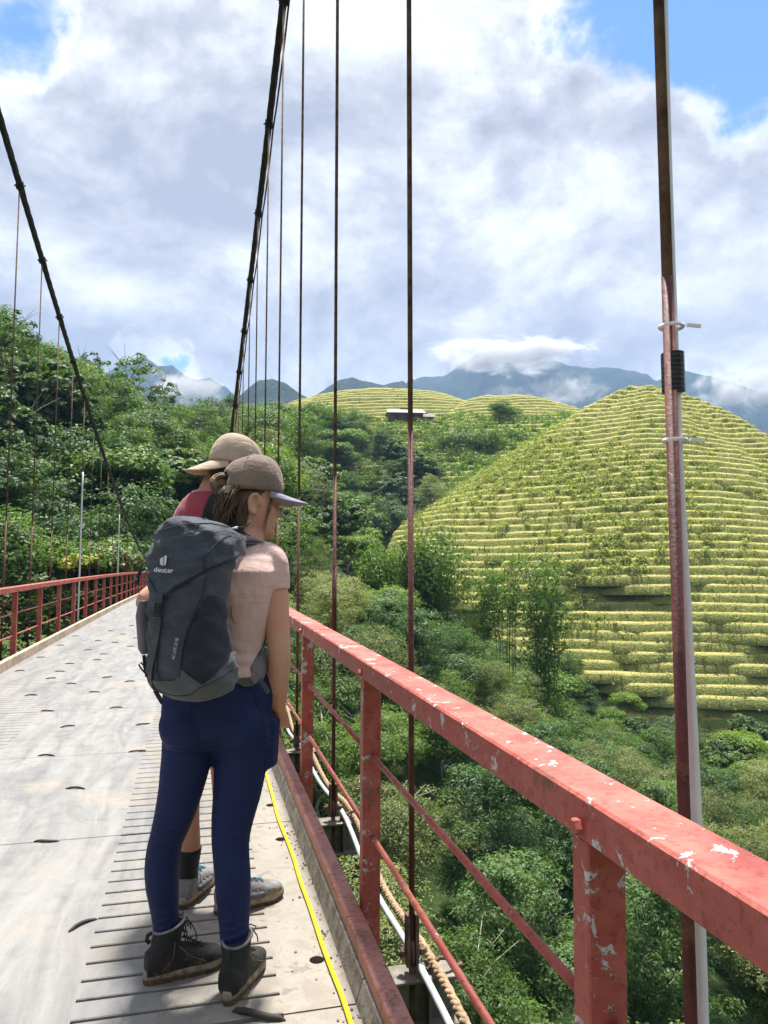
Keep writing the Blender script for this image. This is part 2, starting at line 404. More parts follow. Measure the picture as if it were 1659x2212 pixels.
for lip, inner, foot, nm, k, th in TER:
    c = {'terraced_hill': P1, 'terraced_mound': P2, 'terraced_knoll': P3}[nm]
    big = nm == 'terraced_hill'
    p, idx, f = dens(lip, 15.0 if big else 3.0)
    toc = CO[:2] - c[:2]; toc /= np.linalg.norm(toc)
    vis = ((p[:, :2] - c[:2]) @ toc > -0.25 * np.linalg.norm(p[:, :2] - c[:2], axis=1)) & in_view(p, 0.06)
    p, idx = p[vis], idx[vis]
    if not len(p): continue
    sc = 1.0 if big else 1.5
    v = rng.random((len(p), 1)); pos = p * (1 - v * 0.5) + inner[idx] * v * 0.5
    pos[:, 2] -= 0.05; n = len(pos)
    gp.append(blades(pos, np.array([0, 0, 1.0]), rng.uniform(0.07, 0.17, n) * sc, rng.uniform(0.18, 0.42, n) * sc, rng.normal(0, 0.12, (n, 3)), np.clip(rng.normal(0.55, 0.22, n), 0, 1)))
    # weeds on the riser
    p, idx, f = dens(lip, 6.5 if big else 1.6)
    vis = ((p[:, :2] - c[:2]) @ toc > -0.15 * np.linalg.norm(p[:, :2] - c[:2], axis=1)) & in_view(p, 0.06)
    p, idx = p[vis], idx[vis]; n = len(p)
    if n:
        v = rng.random((n, 1)) ** 0.7; pos = p * (1 - v) + foot[idx] * v + rng.normal(0, 0.08, (n, 3))
        out = np.concatenate([(p[:, :2] - c[:2]), np.full((n, 1), 8.0)], 1); out /= np.linalg.norm(out, axis=1, keepdims=True)
        wp.append(leaves(pos + out * 0.12, out + rng.normal(0, 0.6, (n, 3)), rng.uniform(0.10, 0.24, n) * sc, np.clip(rng.normal(0.4, 0.25, n), 0, 1), 0.6))
    # scrub taking over: middle flank of the hill, low flanks of the mounds
    p, idx, f = dens(lip, 2.6 if big else 1.5)
    d = p - CO; px = PW / 2 + FPX * (d @ CR) / (d @ CF); py = PH / 2 - FPX * (d @ CU) / (d @ CF)
    if big:
        m = np.exp(-((px - 1130) / 190) ** 2 - ((py - 1010) / 95) ** 2) * 1.3 + np.exp(-((px - 1420) / 200) ** 2 - ((py - 1080) / 95) ** 2) * 1.0 + np.exp(-((px - 900) / 110) ** 2 - ((py - 1095) / 40) ** 2) + 1.6 * np.exp(-((px - 1320) / 95) ** 2 - ((py - 1185) / 45) ** 2) + 0.9 * np.exp(-((px - 1240) / 60) ** 2 - ((py - 1300) / 60) ** 2)
        m = (m + 0.5 * fbm2(px, py, 0.012, 3, 2) - 0.05) * 0.62
    else: m = sstep(888, 925, py + 14 * fbm2(px, py, 0.02, 3, 1)) * 2.0
    vis = ((p[:, :2] - c[:2]) @ toc > -0.1 * np.linalg.norm(p[:, :2] - c[:2], axis=1)) & in_view(p, 0.06) & (rng.random(len(p)) < m * 0.95)
    p, idx = p[vis], idx[vis]; n = len(p)
    if n:
        v = rng.random((n, 1)); cen = p * (1 - v) + foot[idx] * v; rr = rng.uniform(0.45, 1.2, n) * (1 if big else 1.6)
        per = 34; dirs = rng.normal(size=(n * per, 3)); dirs[:, 2] = np.abs(dirs[:, 2]) * 0.9 + 0.1; dirs /= np.linalg.norm(dirs, axis=1, keepdims=True)
        pos = np.repeat(cen, per, 0) + dirs * (np.repeat(rr, per) * rng.uniform(0.6, 1.1, n * per))[:, None]
        tone = np.clip(np.repeat(rng.normal(0.42, 0.2, n), per) + rng.normal(0, 0.13, n * per) , 0, 1)
        (sp_ if big else sm_).append(leaves(pos, dirs + rng.normal(0, 0.45, dirs.shape), rng.uniform(0.12, 0.26, n * per) * (1 if big else 1.5), tone, 0.6))
stuff('rice_stubble', gp, 'rice_grass', 'golden rice stubble along the lips of the terraces')
stuff('terrace_weeds', wp, 'weed_leaf', 'green weeds hanging over the terrace steps')
stuff('hillside_scrub', sp_, 'weed_leaf', 'low green scrub overgrowing the middle of the terraced hill')
stuff('mound_scrub', sm_, 'leaf_bright', 'green scrub covering the slopes below the farmhouse')

# --------------------------------------------------- mountains
def mountain(name, label, pts, dist, depth, base, seed, mat='mountain_wood', rough=1.0, na=160, nr=40):
    """a ridge whose crest follows pixel points, seen at `dist`; front and back slopes with gullies"""
    A = np.array([azel(x, y)[0] for x, y in pts]); Z = np.array([CAMZ + dist * math.tan(azel(x, y)[1]) for x, y in pts])
    a = np.linspace(A[0], A[-1], na); zc = np.interp(a, A, Z)
    u = np.linspace(-1, 1, nr)
    AA, UU = np.meshgrid(a, u, indexing='ij'); ZC = np.repeat(zc[:, None], nr, 1)
    rr = dist + UU * depth
    fall = 1 - np.abs(UU) ** 1.15
    n = fbm2(AA * dist / depth * 3.0 + UU * 0.7, UU * 2.0, 1.6, 5, seed)
    ridg = 1 - np.abs(fbm2(AA * dist / depth * 4.0, UU * 1.2, 1.5, 5, seed + 2)) * 2
    z = base + (ZC - base) * fall + (ZC.max() - base) * 0.13 * rough * (n + 0.7 * ridg - 0.4) * (1 - np.abs(fall) ** 6) * sstep(0, 0.15, 1 - np.abs(UU))
    z += (ZC.max() - base) * 0.012 * fbm2(AA * dist * 0.03, UU * depth * 0.03, 1.0, 3, seed)
    co = np.stack([rr * np.sin(AA), rr * np.cos(AA), z], -1).reshape(-1, 3)
    i, j = np.meshgrid(np.arange(na - 1), np.arange(nr - 1), indexing='ij')
    q = np.stack([i * nr + j, (i + 1) * nr + j, (i + 1) * nr + j + 1, i * nr + j + 1], -1).reshape(-1, 4)
    return tag(link(name, np_mesh(name, co, q, mat, smooth=True)), label, kind='structure')
mountain('mountain', 'wooded conical mountain left of the tallest gap in the ridge', [(380, 930), (470, 885), (520, 850), (560, 818), (590, 813), (620, 822), (655, 850), (700, 880), (760, 920)], 1250, 420, 20, 1.0)
mountain('mountain', 'wooded pointed mountain above the farmhouse', [(600, 920), (660, 865), (700, 840), (735, 812), (762, 808), (785, 820), (830, 832), (870, 824), (905, 842), (960, 872), (1020, 905), (1100, 940)], 1500, 500, 20, 3.0)
mountain('mountain', 'far steep mountain behind the left forest, half in cloud', [(60, 900), (180, 820), (260, 790), (310, 768), (340, 790), (372, 785), (400, 812), (430, 822), (455, 818), (490, 838), (560, 900), (640, 960)], 2400, 640, 50, 5.0, rough=1.5)
mountain('mountain', 'far blue mountain range under the clouds on the right', [(780, 940), (850, 850), (900, 818), (960, 812), (1015, 775), (1045, 752), (1085, 760), (1140, 795), (1185, 768), (1230, 792), (1310, 788), (1370, 800), (1420, 818), (1480, 796), (1540, 808), (1600, 830), (1700, 860), (1850, 900), (2000, 960)], 2700, 700, 50, 7.0, rough=1.5)
# ------------------------------------------------------------------ trees
def crown_mesh(name, mat, rx, rz, zc, nclump, per, leaf, seed, lobes=5, clump=0.3, aspect=0.55, droop=0.0, core=True, shape=0.0):
    """leaf-sized faces gathered in clumps over the lobes of an uneven crown; unit: metres, base of the trunk at 0"""
    g = np.random.default_rng(seed)
    lc = g.normal(size=(lobes, 3)) * np.array([0.42, 0.42, 0.36]); lr = g.uniform(0.42, 0.72, lobes)
    li = g.integers(0, lobes, nclump)
    d = g.normal(size=(nclump, 3)); d[:, 2] = np.where(d[:, 2] < -0.2, d[:, 2] * 0.45, d[:, 2]); d /= np.linalg.norm(d, axis=1, keepdims=True)
    cc = lc[li] + d * (lr[li] * g.uniform(0.7, 1.05, nclump))[:, None]
    if shape: cc[:, :2] *= (1 - shape * np.clip(cc[:, 2:3], -1, 1))
    cc = cc * np.array([rx, rx, rz]); cr = clump * rx * g.uniform(0.6, 1.25, nclump)
    n = nclump * per; e = g.normal(size=(n, 3)); e[:, 2] = np.abs(e[:, 2]) * 0.8 - 0.15; e /= np.linalg.norm(e, axis=1, keepdims=True)
    pos = np.repeat(cc, per, 0) + e * (np.repeat(cr, per) * g.uniform(0.55, 1.0, n))[:, None] * np.array([1, 1, 0.72])
    nrm = e + np.repeat(d, per, 0) * 0.5 + np.array([0, 0, 0.55]) + g.normal(0, 0.5, (n, 3))
    nrm[:, 2] -= droop
    pos[:, 2] += zc
    tone = np.clip(np.repeat(g.normal(0.45, 0.2, nclump), per) + g.normal(0, 0.13, n), 0, 1)
    global rng
    keep, rng = rng, g
    c, q, t = leaves(pos, nrm, g.uniform(0.7, 1.3, n) * leaf, tone, aspect)
    rng = keep
    return np_mesh(name, c, q, mat, {'tone': ('POINT', t)})
def trunk_mesh(name, mat, h, r, branches, spread, seed, top=0.9, nseg=6):
    g = random.Random(seed); mb = MB()
    pts = [Vector((g.uniform(-.12, .12) * i * h * .12, g.uniform(-.12, .12) * i * h * .12, h * top * i / nseg)) for i in range(nseg + 1)]
    mb.tube(pts, [r * (1 - 0.75 * i / nseg) for i in range(nseg + 1)], 6)
    for b in range(branches):
        f = g.uniform(0.4, 0.95); k = min(nseg - 1, int(f * nseg)); p0 = pts[k].lerp(pts[k + 1], f * nseg - k)
        a = g.uniform(0, 6.28); L = spread * g.uniform(0.55, 1.0)
        p1 = p0 + Vector((math.cos(a) * L * .45, math.sin(a) * L * .45, L * .4)); p2 = p1 + Vector((math.cos(a + g.uniform(-.6, .6)) * L * .5, math.sin(a + g.uniform(-.6, .6)) * L * .5, L * g.uniform(.15, .5)))
        rb = r * (1 - 0.75 * f) * 0.6
        mb.tube([p0, p1, p2], [rb, rb * .7, rb * .25], 5)
        if g.random() < .7:
            p3 = p1 + Vector((math.cos(a - .9) * L * .4, math.sin(a - .9) * L * .4, L * .35)); mb.tube([p1, p3], [rb * .6, rb * .2], 4)
    return mb.mesh(name, mat, True)
PROT = {}
def proto(key, crown, trunk): PROT[key] = (crown, trunk)
LM = ['leaf_forest', 'leaf_forest', 'leaf_bluish', 'leaf_olive', 'leaf_bright', 'leaf_forest']
for i in range(6):       # forest trees, 10 m tall
    proto(f'forest{i}', crown_mesh('crown', LM[i], 3.4 + 0.4 * (i % 3), 3.6 + 0.5 * (i % 2), 6.3, 270, 58, 0.105 + 0.018 * (i % 3), 100 + i, 5 + i % 3, 0.26, shape=0.25 * (i % 2)), trunk_mesh('trunk', 'bark', 8.5, 0.22, 6, 3.2, 200 + i))
for i, (lm, rx, rz, zc, lf, asp, sh) in enumerate([('leaf_forest', 2.6, 4.6, 5.6, 0.13, 0.32, 0.45), ('leaf_bright', 4.3, 2.6, 7.2, 0.24, 0.75, 0.0), ('leaf_olive', 3.0, 4.2, 6.0, 0.11, 0.4, 0.3), ('leaf_forest', 3.8, 3.4, 6.6, 0.28, 0.85, 0.1)]):
    proto(f'forest{6 + i}', crown_mesh('crown', lm, rx, rz, zc, 280, 56, lf * 0.75, 150 + i, 8, 0.2 if i != 1 else 0.3, asp, shape=sh), trunk_mesh('trunk', 'bark_pale' if i % 2 else 'bark', 8.8, 0.2, 9, 3.4, 250 + i))
for i, lm in enumerate(['leaf_olive', 'leaf_forest', 'leaf_bluish', 'leaf_olive', 'leaf_forest']):   # near trees below the bridge, finer leaves
    proto(f'near{i}', crown_mesh('crown', lm, 3.3, 3.0, 6.6, 360, 60, 0.085 + 0.012 * (i % 3), 300 + i, 7, 0.2, 0.42), trunk_mesh('trunk', 'bark_pale', 8.8, 0.17, 10, 3.4, 400 + i))
for i in range(2):       # tall thin skyline trees with see-through crowns
    proto(f'sparse{i}', crown_mesh('crown', 'leaf_forest', 3.6, 3.4, 9.6, 60, 26, 0.20, 500 + i, 6, 0.17), trunk_mesh('trunk', 'bark', 12.0, 0.16, 14, 4.6, 520 + i, 1.0))
for i in range(2):       # creeper-clad columns
    proto(f'vine{i}', crown_mesh('crown', 'leaf_vine', 1.7, 5.2, 5.2, 210, 30, 0.17, 600 + i, 5, 0.34, 0.7, 0.5), trunk_mesh('trunk', 'bark', 9.5, 0.2, 3, 1.5, 610 + i))
for i in range(2):
    proto(f'bush{i}', crown_mesh('crown', ['leaf_bright', 'leaf_olive'][i], 2.6, 1.7, 1.6, 120, 34, 0.17, 700 + i, 5, 0.3), trunk_mesh('trunk', 'bark', 2.4, 0.1, 6, 1.8, 710 + i))
proto('fyellow', crown_mesh('crown', 'leaf_yellow', 1.25, 0.55, 9.5, 26, 26, 0.13, 720, 4, 0.3), trunk_mesh('trunk', 'bark', 9.6, 0.12, 5, 1.6, 721))

def bamboo(name, label, base, top, width, ncul, bare, seed, leaf=0.24, per=150, cat='bamboo', mat='leaf_bamboo'):
    g = np.random.default_rng(seed); hgt = top - base[2]; root = empty(name, tuple(base)); tag(root, label, cat)
    P, Nn = [], []
    for k in range(ncul):
        a = g.uniform(0, 6.28); r = width * 0.35 * math.sqrt(g.random()); h = hgt * g.uniform(0.78, 1.0)
        b = np.array([math.cos(a) * r, math.sin(a) * r, 0]); la = a + g.normal(0, 0.6); ln = width * g.uniform(0.05, 0.45)
        s = np.linspace(0, 1, 9); path = b + np.stack([np.cos(la) * ln * s ** 2.2, np.sin(la) * ln * s ** 2.2, h * (s - 0.06 * s ** 4)], -1)
        mb = MB(); mb.tube([tuple(p) for p in path], [0.055 * (1 - 0.8 * v) for v in s], 5)
        mb.build('culm', 'culm', root)
        n = per; f = bare + (1 - bare) * g.random(n) ** 0.8
        pc = np.stack([np.interp(f, s, path[:, i]) for i in range(3)], -1)
        rr = width * 0.2 * np.sin(np.clip((f - bare) / (1 - bare), 0.03, 1) * 2.7) ** 0.7 + 0.15
        o = g.normal(size=(n, 3)) * rr[:, None] * np.array([1, 1, 0.8]); P.append(pc + o); Nn.append(o + g.normal(0, 0.5, (n, 3)) + np.array([0, 0, 0.4]))
    # leaves gathered in drooping tufts
    P, Nn = np.concatenate(P), np.concatenate(Nn); k = 4
    P = np.repeat(P, k, 0) + g.normal(0, 0.22, (len(P) * k, 3)); Nn = np.repeat(Nn, k, 0) + g.normal(0, 0.5, (len(P), 3))
    global rng
    keep, rng = rng, g
    c, q, t = leaves(P, Nn, g.uniform(0.6, 1.2, len(P)) * leaf, np.clip(np.repeat(g.normal(0.45, 0.2, len(P) // k), k) + g.normal(0, 0.1, len(P)), 0, 1), 0.32)
    rng = keep
    link('foliage', np_mesh('foliage', c, q, mat, {'tone': ('POINT', t)}), root)
    return root
def tree(name, key, pos, h, rz, label, cat='tree', group=None, wide=1.0):
    cm, tm = PROT[key]; base = {'f': 10.0, 'n': 10.0, 's': 13.0, 'v': 10.4, 'b': 3.3, 'y': 4.2}[key[0]]
    s = h / base
    r = link(name, None, None, pos, (0, 0, rz)); r.scale = (s * wide, s * wide, s); r.empty_display_size = 0.5
    tag(r, label, cat, group)
    link('trunk', tm, r); link('crown', cm, r)
    return r
MOUNDS = [(P1, [2, 8, 17, 27, 40, 56, 70, 81, 92], [0, 2, 6.3, 12, 20, 30, 41, 52, 64]), (P2, [8, 26, 36, 50, 66, 92, 120], [0, 1.5, 4, 10, 20, 40, 64]), (P3, [4, 13, 21, 33, 50, 76, 104], [0, 1.5, 4, 10, 20, 40, 64])]
def Hs(x, y):
    return max([float(H(np.array([x]), np.array([y]))[0])] + [c[2] - 0.5 - float(np.interp(math.hypot(x - c[0], y - c[1]) / (0.9 if i == 0 else 1.0), r, d)) for i, (c, r, d) in enumerate(MOUNDS) if math.hypot(x - c[0], y - c[1]) < r[-1]])
placed = []
def ok(x, y, d):
    for a, b, r in placed:
        if (a - x) ** 2 + (b - y) ** 2 < (0.5 * (d + r)) ** 2 * 0.62: return False
    placed.append((x, y, d)); return True
# named trees first
def top_tree(name, key, px, py, dist, rz, label, cat='tree', wide=1.0, sink=0.4, group=None):
    p = atdist(px, py, dist); g = Hs(p[0], p[1]) - sink
    placed.append((p[0], p[1], 4)); return tree(name, key, (p[0], p[1], g), max(2.0, p[2] - g), rz, label, cat, group, wide)
top_tree('tall_tree', 'sparse0', 283, 757, 112, 0.4, 'tallest thin-crowned tree on the left skyline, below the blue gap', wide=1.0)
top_tree('tall_tree', 'sparse1', 345, 800, 112, 2.0, 'thin open tree on the left skyline, rightmost of the tall ones', wide=0.8)
top_tree('tall_tree', 'sparse1', 232, 775, 116, 4.0, 'see-through skyline tree just left of the tallest one', wide=0.8)
top_tree('tall_tree', 'sparse0', 172, 742, 112, 1.1, 'open-crowned skyline tree right beside the left main cable', wide=0.6)
top_tree('tall_tree', 'sparse1', 110, 725, 108, 5.1, 'open-crowned skyline tree above the dark conifers at far left', wide=0.6)
top_tree('tall_tree', 'sparse0', 4, 645, 80, 3.0, 'tree cut by the left edge of the picture, highest in the forest', wide=0.8)
top_tree('creeper_column', 'vine0', 318, 1035, 62, 0.0, 'pale creeper-covered tree column left of the tan cap', wide=1.15)
top_tree('creeper_column', 'vine1', 357, 1018, 66, 1.5, 'taller creeper-covered column behind, nearest the tan cap', wide=1.0)
p = P3 + (CR * 8); 
top_tree('shoulder_tree', 'forest4', 1092, 858, 200, 0.7, 'bright leafy tree standing alone on the knoll right of the farmhouse', wide=1.0, sink=0.4)
top_tree('yellow_shrub', 'fyellow', 165, 1192, 46, 0.4, 'yellow-flowering shrub left, above the far red rail', 'shrub', wide=1.0, sink=0.2)
top_tree('yellow_shrub', 'fyellow', 243, 1204, 48, 2.0, 'yellow-flowering shrub right of the other, above the far red rail', 'shrub', wide=1.0, sink=0.2)
def bam(px, ytop, dist, **k):
    p = atdist(px, ytop, dist); placed.append((p[0], p[1], k['width'])); return bamboo(base=(p[0], p[1], Hs(p[0], p[1]) - 0.2), top=p[2], **k)
bam(935, 1132, 72, name='bamboo_clump', label='dense tall bamboo clump left of the second hanger from the front', width=4.6, ncul=26, bare=0.34, seed=1, per=130)
bam(820, 1180, 74, name='bamboo_clump', label='shorter bamboo thicket left of the dense clump', width=3.4, ncul=12, bare=0.3, seed=2, per=110, leaf=0.24)
bam(1085, 1165, 70, name='bamboo_clump', label='thin bamboo stand with bare culms and few leaves, middle of the terraces', width=3.0, ncul=12, bare=0.62, seed=3, per=36)
bam(1172, 1172, 68, name='bamboo_clump', label='leafier bamboo stand on the right of the thin culms', width=2.8, ncul=15, bare=0.42, seed=4, per=70)
bam(1035, 1172, 70, name='bamboo_clump', label='few bamboo stems with hanging tufts left of the bare culms', width=2.0, ncul=6, bare=0.6, seed=5, per=50)
for i, (px, py, ds, wd) in enumerate([(700, 868, 200, 6), (655, 880, 190, 7), (760, 895, 205, 7), (610, 885, 200, 7), (990, 945, 190, 7), (1045, 935, 185, 6)]):
    bam(px, py, ds, name='bamboo_thicket', label=['feathery bamboo top on the ridge right of the third hanger', 'feathery bamboo top between two hangers on the ridge', 'dark bamboo thicket below the farmhouse mound', 'feathery bamboo top nearest the tan cap', 'dark bamboo in the gully left of the terraced hill', 'dark bamboo thicket under the lone knoll tree'][i], width=wd, ncul=16, bare=0.15, seed=20 + i, per=90, leaf=0.42, mat='leaf_forest' if i > 3 or i == 2 else 'leaf_bamboo')

LIM_L = ([-300, 0, 100, 200, 260, 400, 470, 640, 760], [560, 712, 765, 808, 868, 882, 892, 872, 890])
LIM_R = ([560, 640, 700, 760, 860, 1000, 1060, 1200, 1300, 1400, 1700, 2000], [1075, 1085, 1250, 1285, 1320, 1395, 1415, 1400, 1475, 1552, 1565, 1575])
def limit(x, y, d):
    if x < 0.17 * y - 2 and d > 55: return LIM_L
    if x > 0.10 * y and d < 104: return LIM_R
    return None
def scatter(n_try, az0, az1, d0, d1, dia, keys, hrange, name, label, group, cond=None, seed=0, maxn=300, cat='tree'):
    g = random.Random(seed); n = 0; cand = []
    for _ in range(n_try):
        a = R(g.uniform(az0, az1)); d = math.sqrt(g.uniform(d0 * d0, d1 * d1)); cand.append((a, d))
    for a, d in cand:
        x, y = d * math.sin(a), d * math.cos(a)
        if cond and not cond(x, y, d, a): continue
        sz = dia(d)
        if not ok(x, y, sz): continue
        h = g.uniform(*hrange) * sz / 6.0; zb = Hs(x, y) - 0.3
        lim = limit(x, y, d)
        if lim is not None:
            v = np.array([x, y, zb]) - CO; px = PW / 2 + FPX * (v @ CR) / (v @ CF); zt = CAMZ + (v @ CF) * 0 + atdist(min(max(px, -300), 2000), float(np.interp(px, *lim)), d)[2]
            h = min(h, (zt - zb) * g.uniform(0.86, 1.0))
            if h < 3.2: placed.pop(); continue
        key = g.choice(keys); z = zb; v = np.array([x, y, z + h]) - CO; dz = v @ CF; px = PW / 2 + FPX * (v @ CR) / dz; py = PH / 2 - FPX * (v @ CU) / dz
        if dz < 1 or px < -260 or px > PW + 260 or py > PH + 700: continue
        tree(name, key, (x, y, z), h, g.uniform(0, 6.28), label(key, px, py, d, h), cat, group, g.uniform(0.9, 1.2)); n += 1
        if n >= maxn: break
    return n
TONE = {'forest0': 'deep green', 'forest1': 'dark green', 'forest2': 'bluish green', 'forest3': 'olive grey', 'forest4': 'bright green', 'forest5': 'mid green', 'forest6': 'slender green', 'forest7': 'lime green', 'forest8': 'pale olive', 'forest9': 'coarse green', 'near0': 'olive grey', 'near1': 'deep green', 'near2': 'bluish green', 'near3': 'pale olive', 'near4': 'dark green'}
def where(px, bins): return next(t for lim, t in bins if px < lim)
LB = [(40, 'at the left picture edge'), (110, 'behind the two nearest left hangers'), (200, 'behind the left main cable'), (300, 'right of the left main cable'), (400, 'left of the tan cap'), (500, 'above the tan cap'), (640, 'right of the caps'), (9999, 'beyond the right hangers')]
RB = [(700, 'beside the woman\'s arm'), (800, 'behind the second visible post'), (900, 'around the second hanger'), (1060, 'right of the second hanger'), (1240, 'left of the nearest post'), (1420, 'behind the nearest post'), (1520, 'behind the nearest hanger'), (9999, 'at the right picture edge')]
def lab(bins, where_is, near, far):
    def f(key, px, py, d, h):
        dep = 'front' if d < near else ('middle' if d < far else 'far')
        return f"{TONE[key]} {'tall' if h > 9.6 else 'low' if h < 7.6 else 'leafy'} tree {where_is}, {dep} row, {where(px, bins)}"
    return f
off_deck = lambda x, y, d, a: not (abs(x + 0.85) < 5.5 and y < 62)
def not_hill(x, y, d, a):
    return off_deck(x, y, d, a) and math.hypot(x - P1[0], y - P1[1]) > 70 and math.hypot(x - P2[0], y - P2[1]) > 45 and math.hypot(x - P3[0], y - P3[1]) > 40
FK = [f'forest{i}' for i in range(10)]
n1 = scatter(5200, -21, 6, 44, 235, lambda d: 4.6 + 3.8 * min(1, d / 150), FK + ['forest0', 'forest2'], (8.0, 11.0), 'forest_tree', lab(LB, 'in the hillside forest', 70, 130), 'trees of the left forest', not_hill, 11)
def in_gully(x, y, d, a):
    if not off_deck(x, y, d, a) or math.hypot(x - P1[0], y - P1[1]) < (72 if d < 160 else 46): return False
    v = np.array([x, y, Hs(x, y) + 7]) - CO; py = PH / 2 - FPX * (v @ CU) / (v @ CF); px = PW / 2 + FPX * (v @ CR) / (v @ CF)
    return py > np.interp(px, [400, 640, 720, 800, 850, 960, 1000, 1120, 1180], [870, 885, 900, 925, 960, 985, 930, 905, 980])
n2 = scatter(4200, 3, 26, 60, 235, lambda d: 5.2 + 2.2 * min(1, d / 150), FK + ['forest2', 'forest4'], (6.5, 9.0), 'gully_tree', lab(RB, 'in the wooded gully', 95, 160), 'trees of the gully', in_gully, 12)
n3 = scatter(5000, 3, 58, 13, 62, lambda d: 5.0, [f'near{i}' for i in range(5)], (8.8, 10.4), 'valley_tree', lab(RB, 'on the valley floor', 26, 42), 'trees below the bridge', lambda x, y, d, a: x > 4.5 and off_deck(x, y, d, a), 13)
n4 = scatter(2600, 8, 58, 62, 104, lambda d: 5.0, FK + ['forest4'], (6.0, 8.5), 'foothill_tree', lab(RB, 'at the terrace foot', 74, 88), 'trees at the terrace foot', lambda x, y, d, a: math.hypot(x - P1[0], y - P1[1]) > 74, 14)
n5 = scatter(1500, -24, -2, 20, 44, lambda d: 4.6, [f'near{i}' for i in range(5)], (8.5, 11.5), 'riverside_tree', lab(LB, 'below the left rail', 20, 28), 'trees below the left rail', lambda x, y, d, a: x < -6, 15)
print('TREES', n1, n2, n3, n4, n5)
# ------------------------------------------------------------------ bridge materials
def paint_red(name, base=(0.33, 0.058, 0.043), fade=(0.43, 0.125, 0.098), flake=0.588, rustf=0.59, sc=1.0):
    m, t = material(name)
    co = t.n('ShaderNodeNewGeometry').outputs['Position']
    n = t.noise(co, 9 * sc, 8, 0.65); fine = t.noise(co, 62 * sc, 7, 0.72); big = t.noise(co, 5.5 * sc, 9, 0.7, 0.4)
    c = t.mix(t.mapr(n, 0.3, 0.7), base, fade)
    c = t.mix(t.mapr(fine, 0.52, 0.62, 0, 0.6), c, (0.17, 0.032, 0.027))              # pitted darker specks
    rust = t.math('MULTIPLY', t.mapr(big, rustf, rustf + 0.05), t.mapr(fine, 0.38, 0.5))
    c = t.mix(t.math('MULTIPLY', rust, 0.8), c, (0.16, 0.07, 0.045))
    fl = t.noise(t.vmath('ADD', co, (4.2, 8.1, 1.7)), 14 * sc, 9, 0.72, 0.3)
    chip = t.mapr(fl, flake, flake + 0.015)
    c = t.mix(chip, c, (0.50, 0.48, 0.46))
    edge = t.mapr(fl, flake - 0.05, flake)
    h = t.math('SUBTRACT', t.math('ADD', t.math('MULTIPLY', fine, 0.5), t.math('MULTIPLY', t.noise(co, 45 * sc, 7, 0.7, 0.5), 0.9)), t.math('MULTIPLY', chip, 0.5))
    b = pbsdf(t, c, t.mapr(n, 0.3, 0.7, 0.42, 0.62), Specular_IOR_Level=0.4)
    finish(t, b, h, 0.004, 0.75)
paint_red('red_paint'); paint_red('red_paint_far', flake=0.8, sc=0.7); 
paint_red('rod_paint', (0.07, 0.016, 0.015), (0.12, 0.032, 0.029), 0.68, 0.56, 1.6)
paint_red('kerb_paint', (0.31, 0.10, 0.08), (0.38, 0.185, 0.15), 0.70, 0.50)
def deck_mat(name, tan):
    m, t = material(name)
    co = t.n('ShaderNodeNewGeometry').outputs['Position']; sx = t.n('ShaderNodeSeparateXYZ', {0: co}).outputs
    st = t.vmath('MULTIPLY', co, (1.0, 0.35, 1.0))
    n = t.noise(t.vmath('MULTIPLY', co, (1.0, 0.16, 1.0)), 7.0, 9, 0.66, 0.8); fine = t.noise(co, 70, 7, 0.7); mid = t.noise(t.vmath('ADD', co, (9, 3, 1)), 11, 8, 0.66, 0.6)
    c = t.mix(t.mapr(n, 0.3, 0.7), (0.135, 0.135, 0.138), (0.225, 0.221, 0.214))
    dirt = t.mapr(t.math('ADD', t.noise(t.vmath('ADD', co, (1.7, 0.3, 4)), 1.7, 7, 0.6, 0.5), t.mapr(sx['X'], -0.6, 0.35, -0.05, tan)), 0.50, 0.68)
    c = t.mix(t.math('MULTIPLY', dirt, 0.85), c, t.mix(t.mapr(mid, 0.35, 0.65), (0.20, 0.175, 0.14), (0.29, 0.26, 0.215)))
    c = t.mix(t.math('MULTIPLY', t.mapr(mid, 0.56, 0.64), t.mapr(sx['X'], -0.5, 0.2, 0.08, 0.55)), c, (0.10, 0.092, 0.082))       # worn through to bare metal
    c = t.mix(t.mapr(fine, 0.58, 0.72, 0, 0.45), c, (0.12, 0.105, 0.09))
    b = pbsdf(t, c, t.mapr(mid, 0.4, 0.65, 0.62, 0.42), Specular_IOR_Level=0.45)
    finish(t, b, t.math('ADD', t.math('MULTIPLY', fine, 0.6), mid), 0.0045, 0.8)
deck_mat('deck_steel', 0.20)
simple('rust_steel', (0.13, 0.085, 0.06), 0.8, 0.2, var=0.5, scale=14, bump=0.6, bscale=90)
simple('beam_steel', (0.17, 0.155, 0.13), 0.8, 0.0, var=0.4, scale=9, bump=0.5, bscale=70)
simple('dark_steel', (0.05, 0.045, 0.04), 0.75, 0.2, var=0.4, scale=12, bump=0.4, bscale=80)
simple('slot_shade', (0.012, 0.011, 0.010), 0.9); simple('cable_black', (0.018, 0.017, 0.018), 0.65, 0.0, var=0.5, scale=10, bump=0.5, bscale=60)
simple('mortar', (0.22, 0.20, 0.175), 0.95, var=0.4, scale=25, bump=1.0, bscale=110, bdist=0.008)
simple('kerb_beige', (0.40, 0.31, 0.23), 0.85, var=0.3, scale=6, bump=0.5, bscale=80)
simple('pvc_white', (0.74, 0.73, 0.74), 0.45, var=0.06, scale=6)
simple('tape_black', (0.012, 0.012, 0.015), 0.35, var=0.3, scale=40, bump=0.4, bscale=30)
simple('hose_yellow', (0.75, 0.56, 0.012), 0.45, var=0.12, scale=20)
simple('conduit_grey', (0.36, 0.38, 0.42), 0.5, var=0.15, scale=10)
simple('rope_tan', (0.30, 0.21, 0.13), 0.85, var=0.35, scale=60, bump=0.8, bscale=240, bdist=0.004)
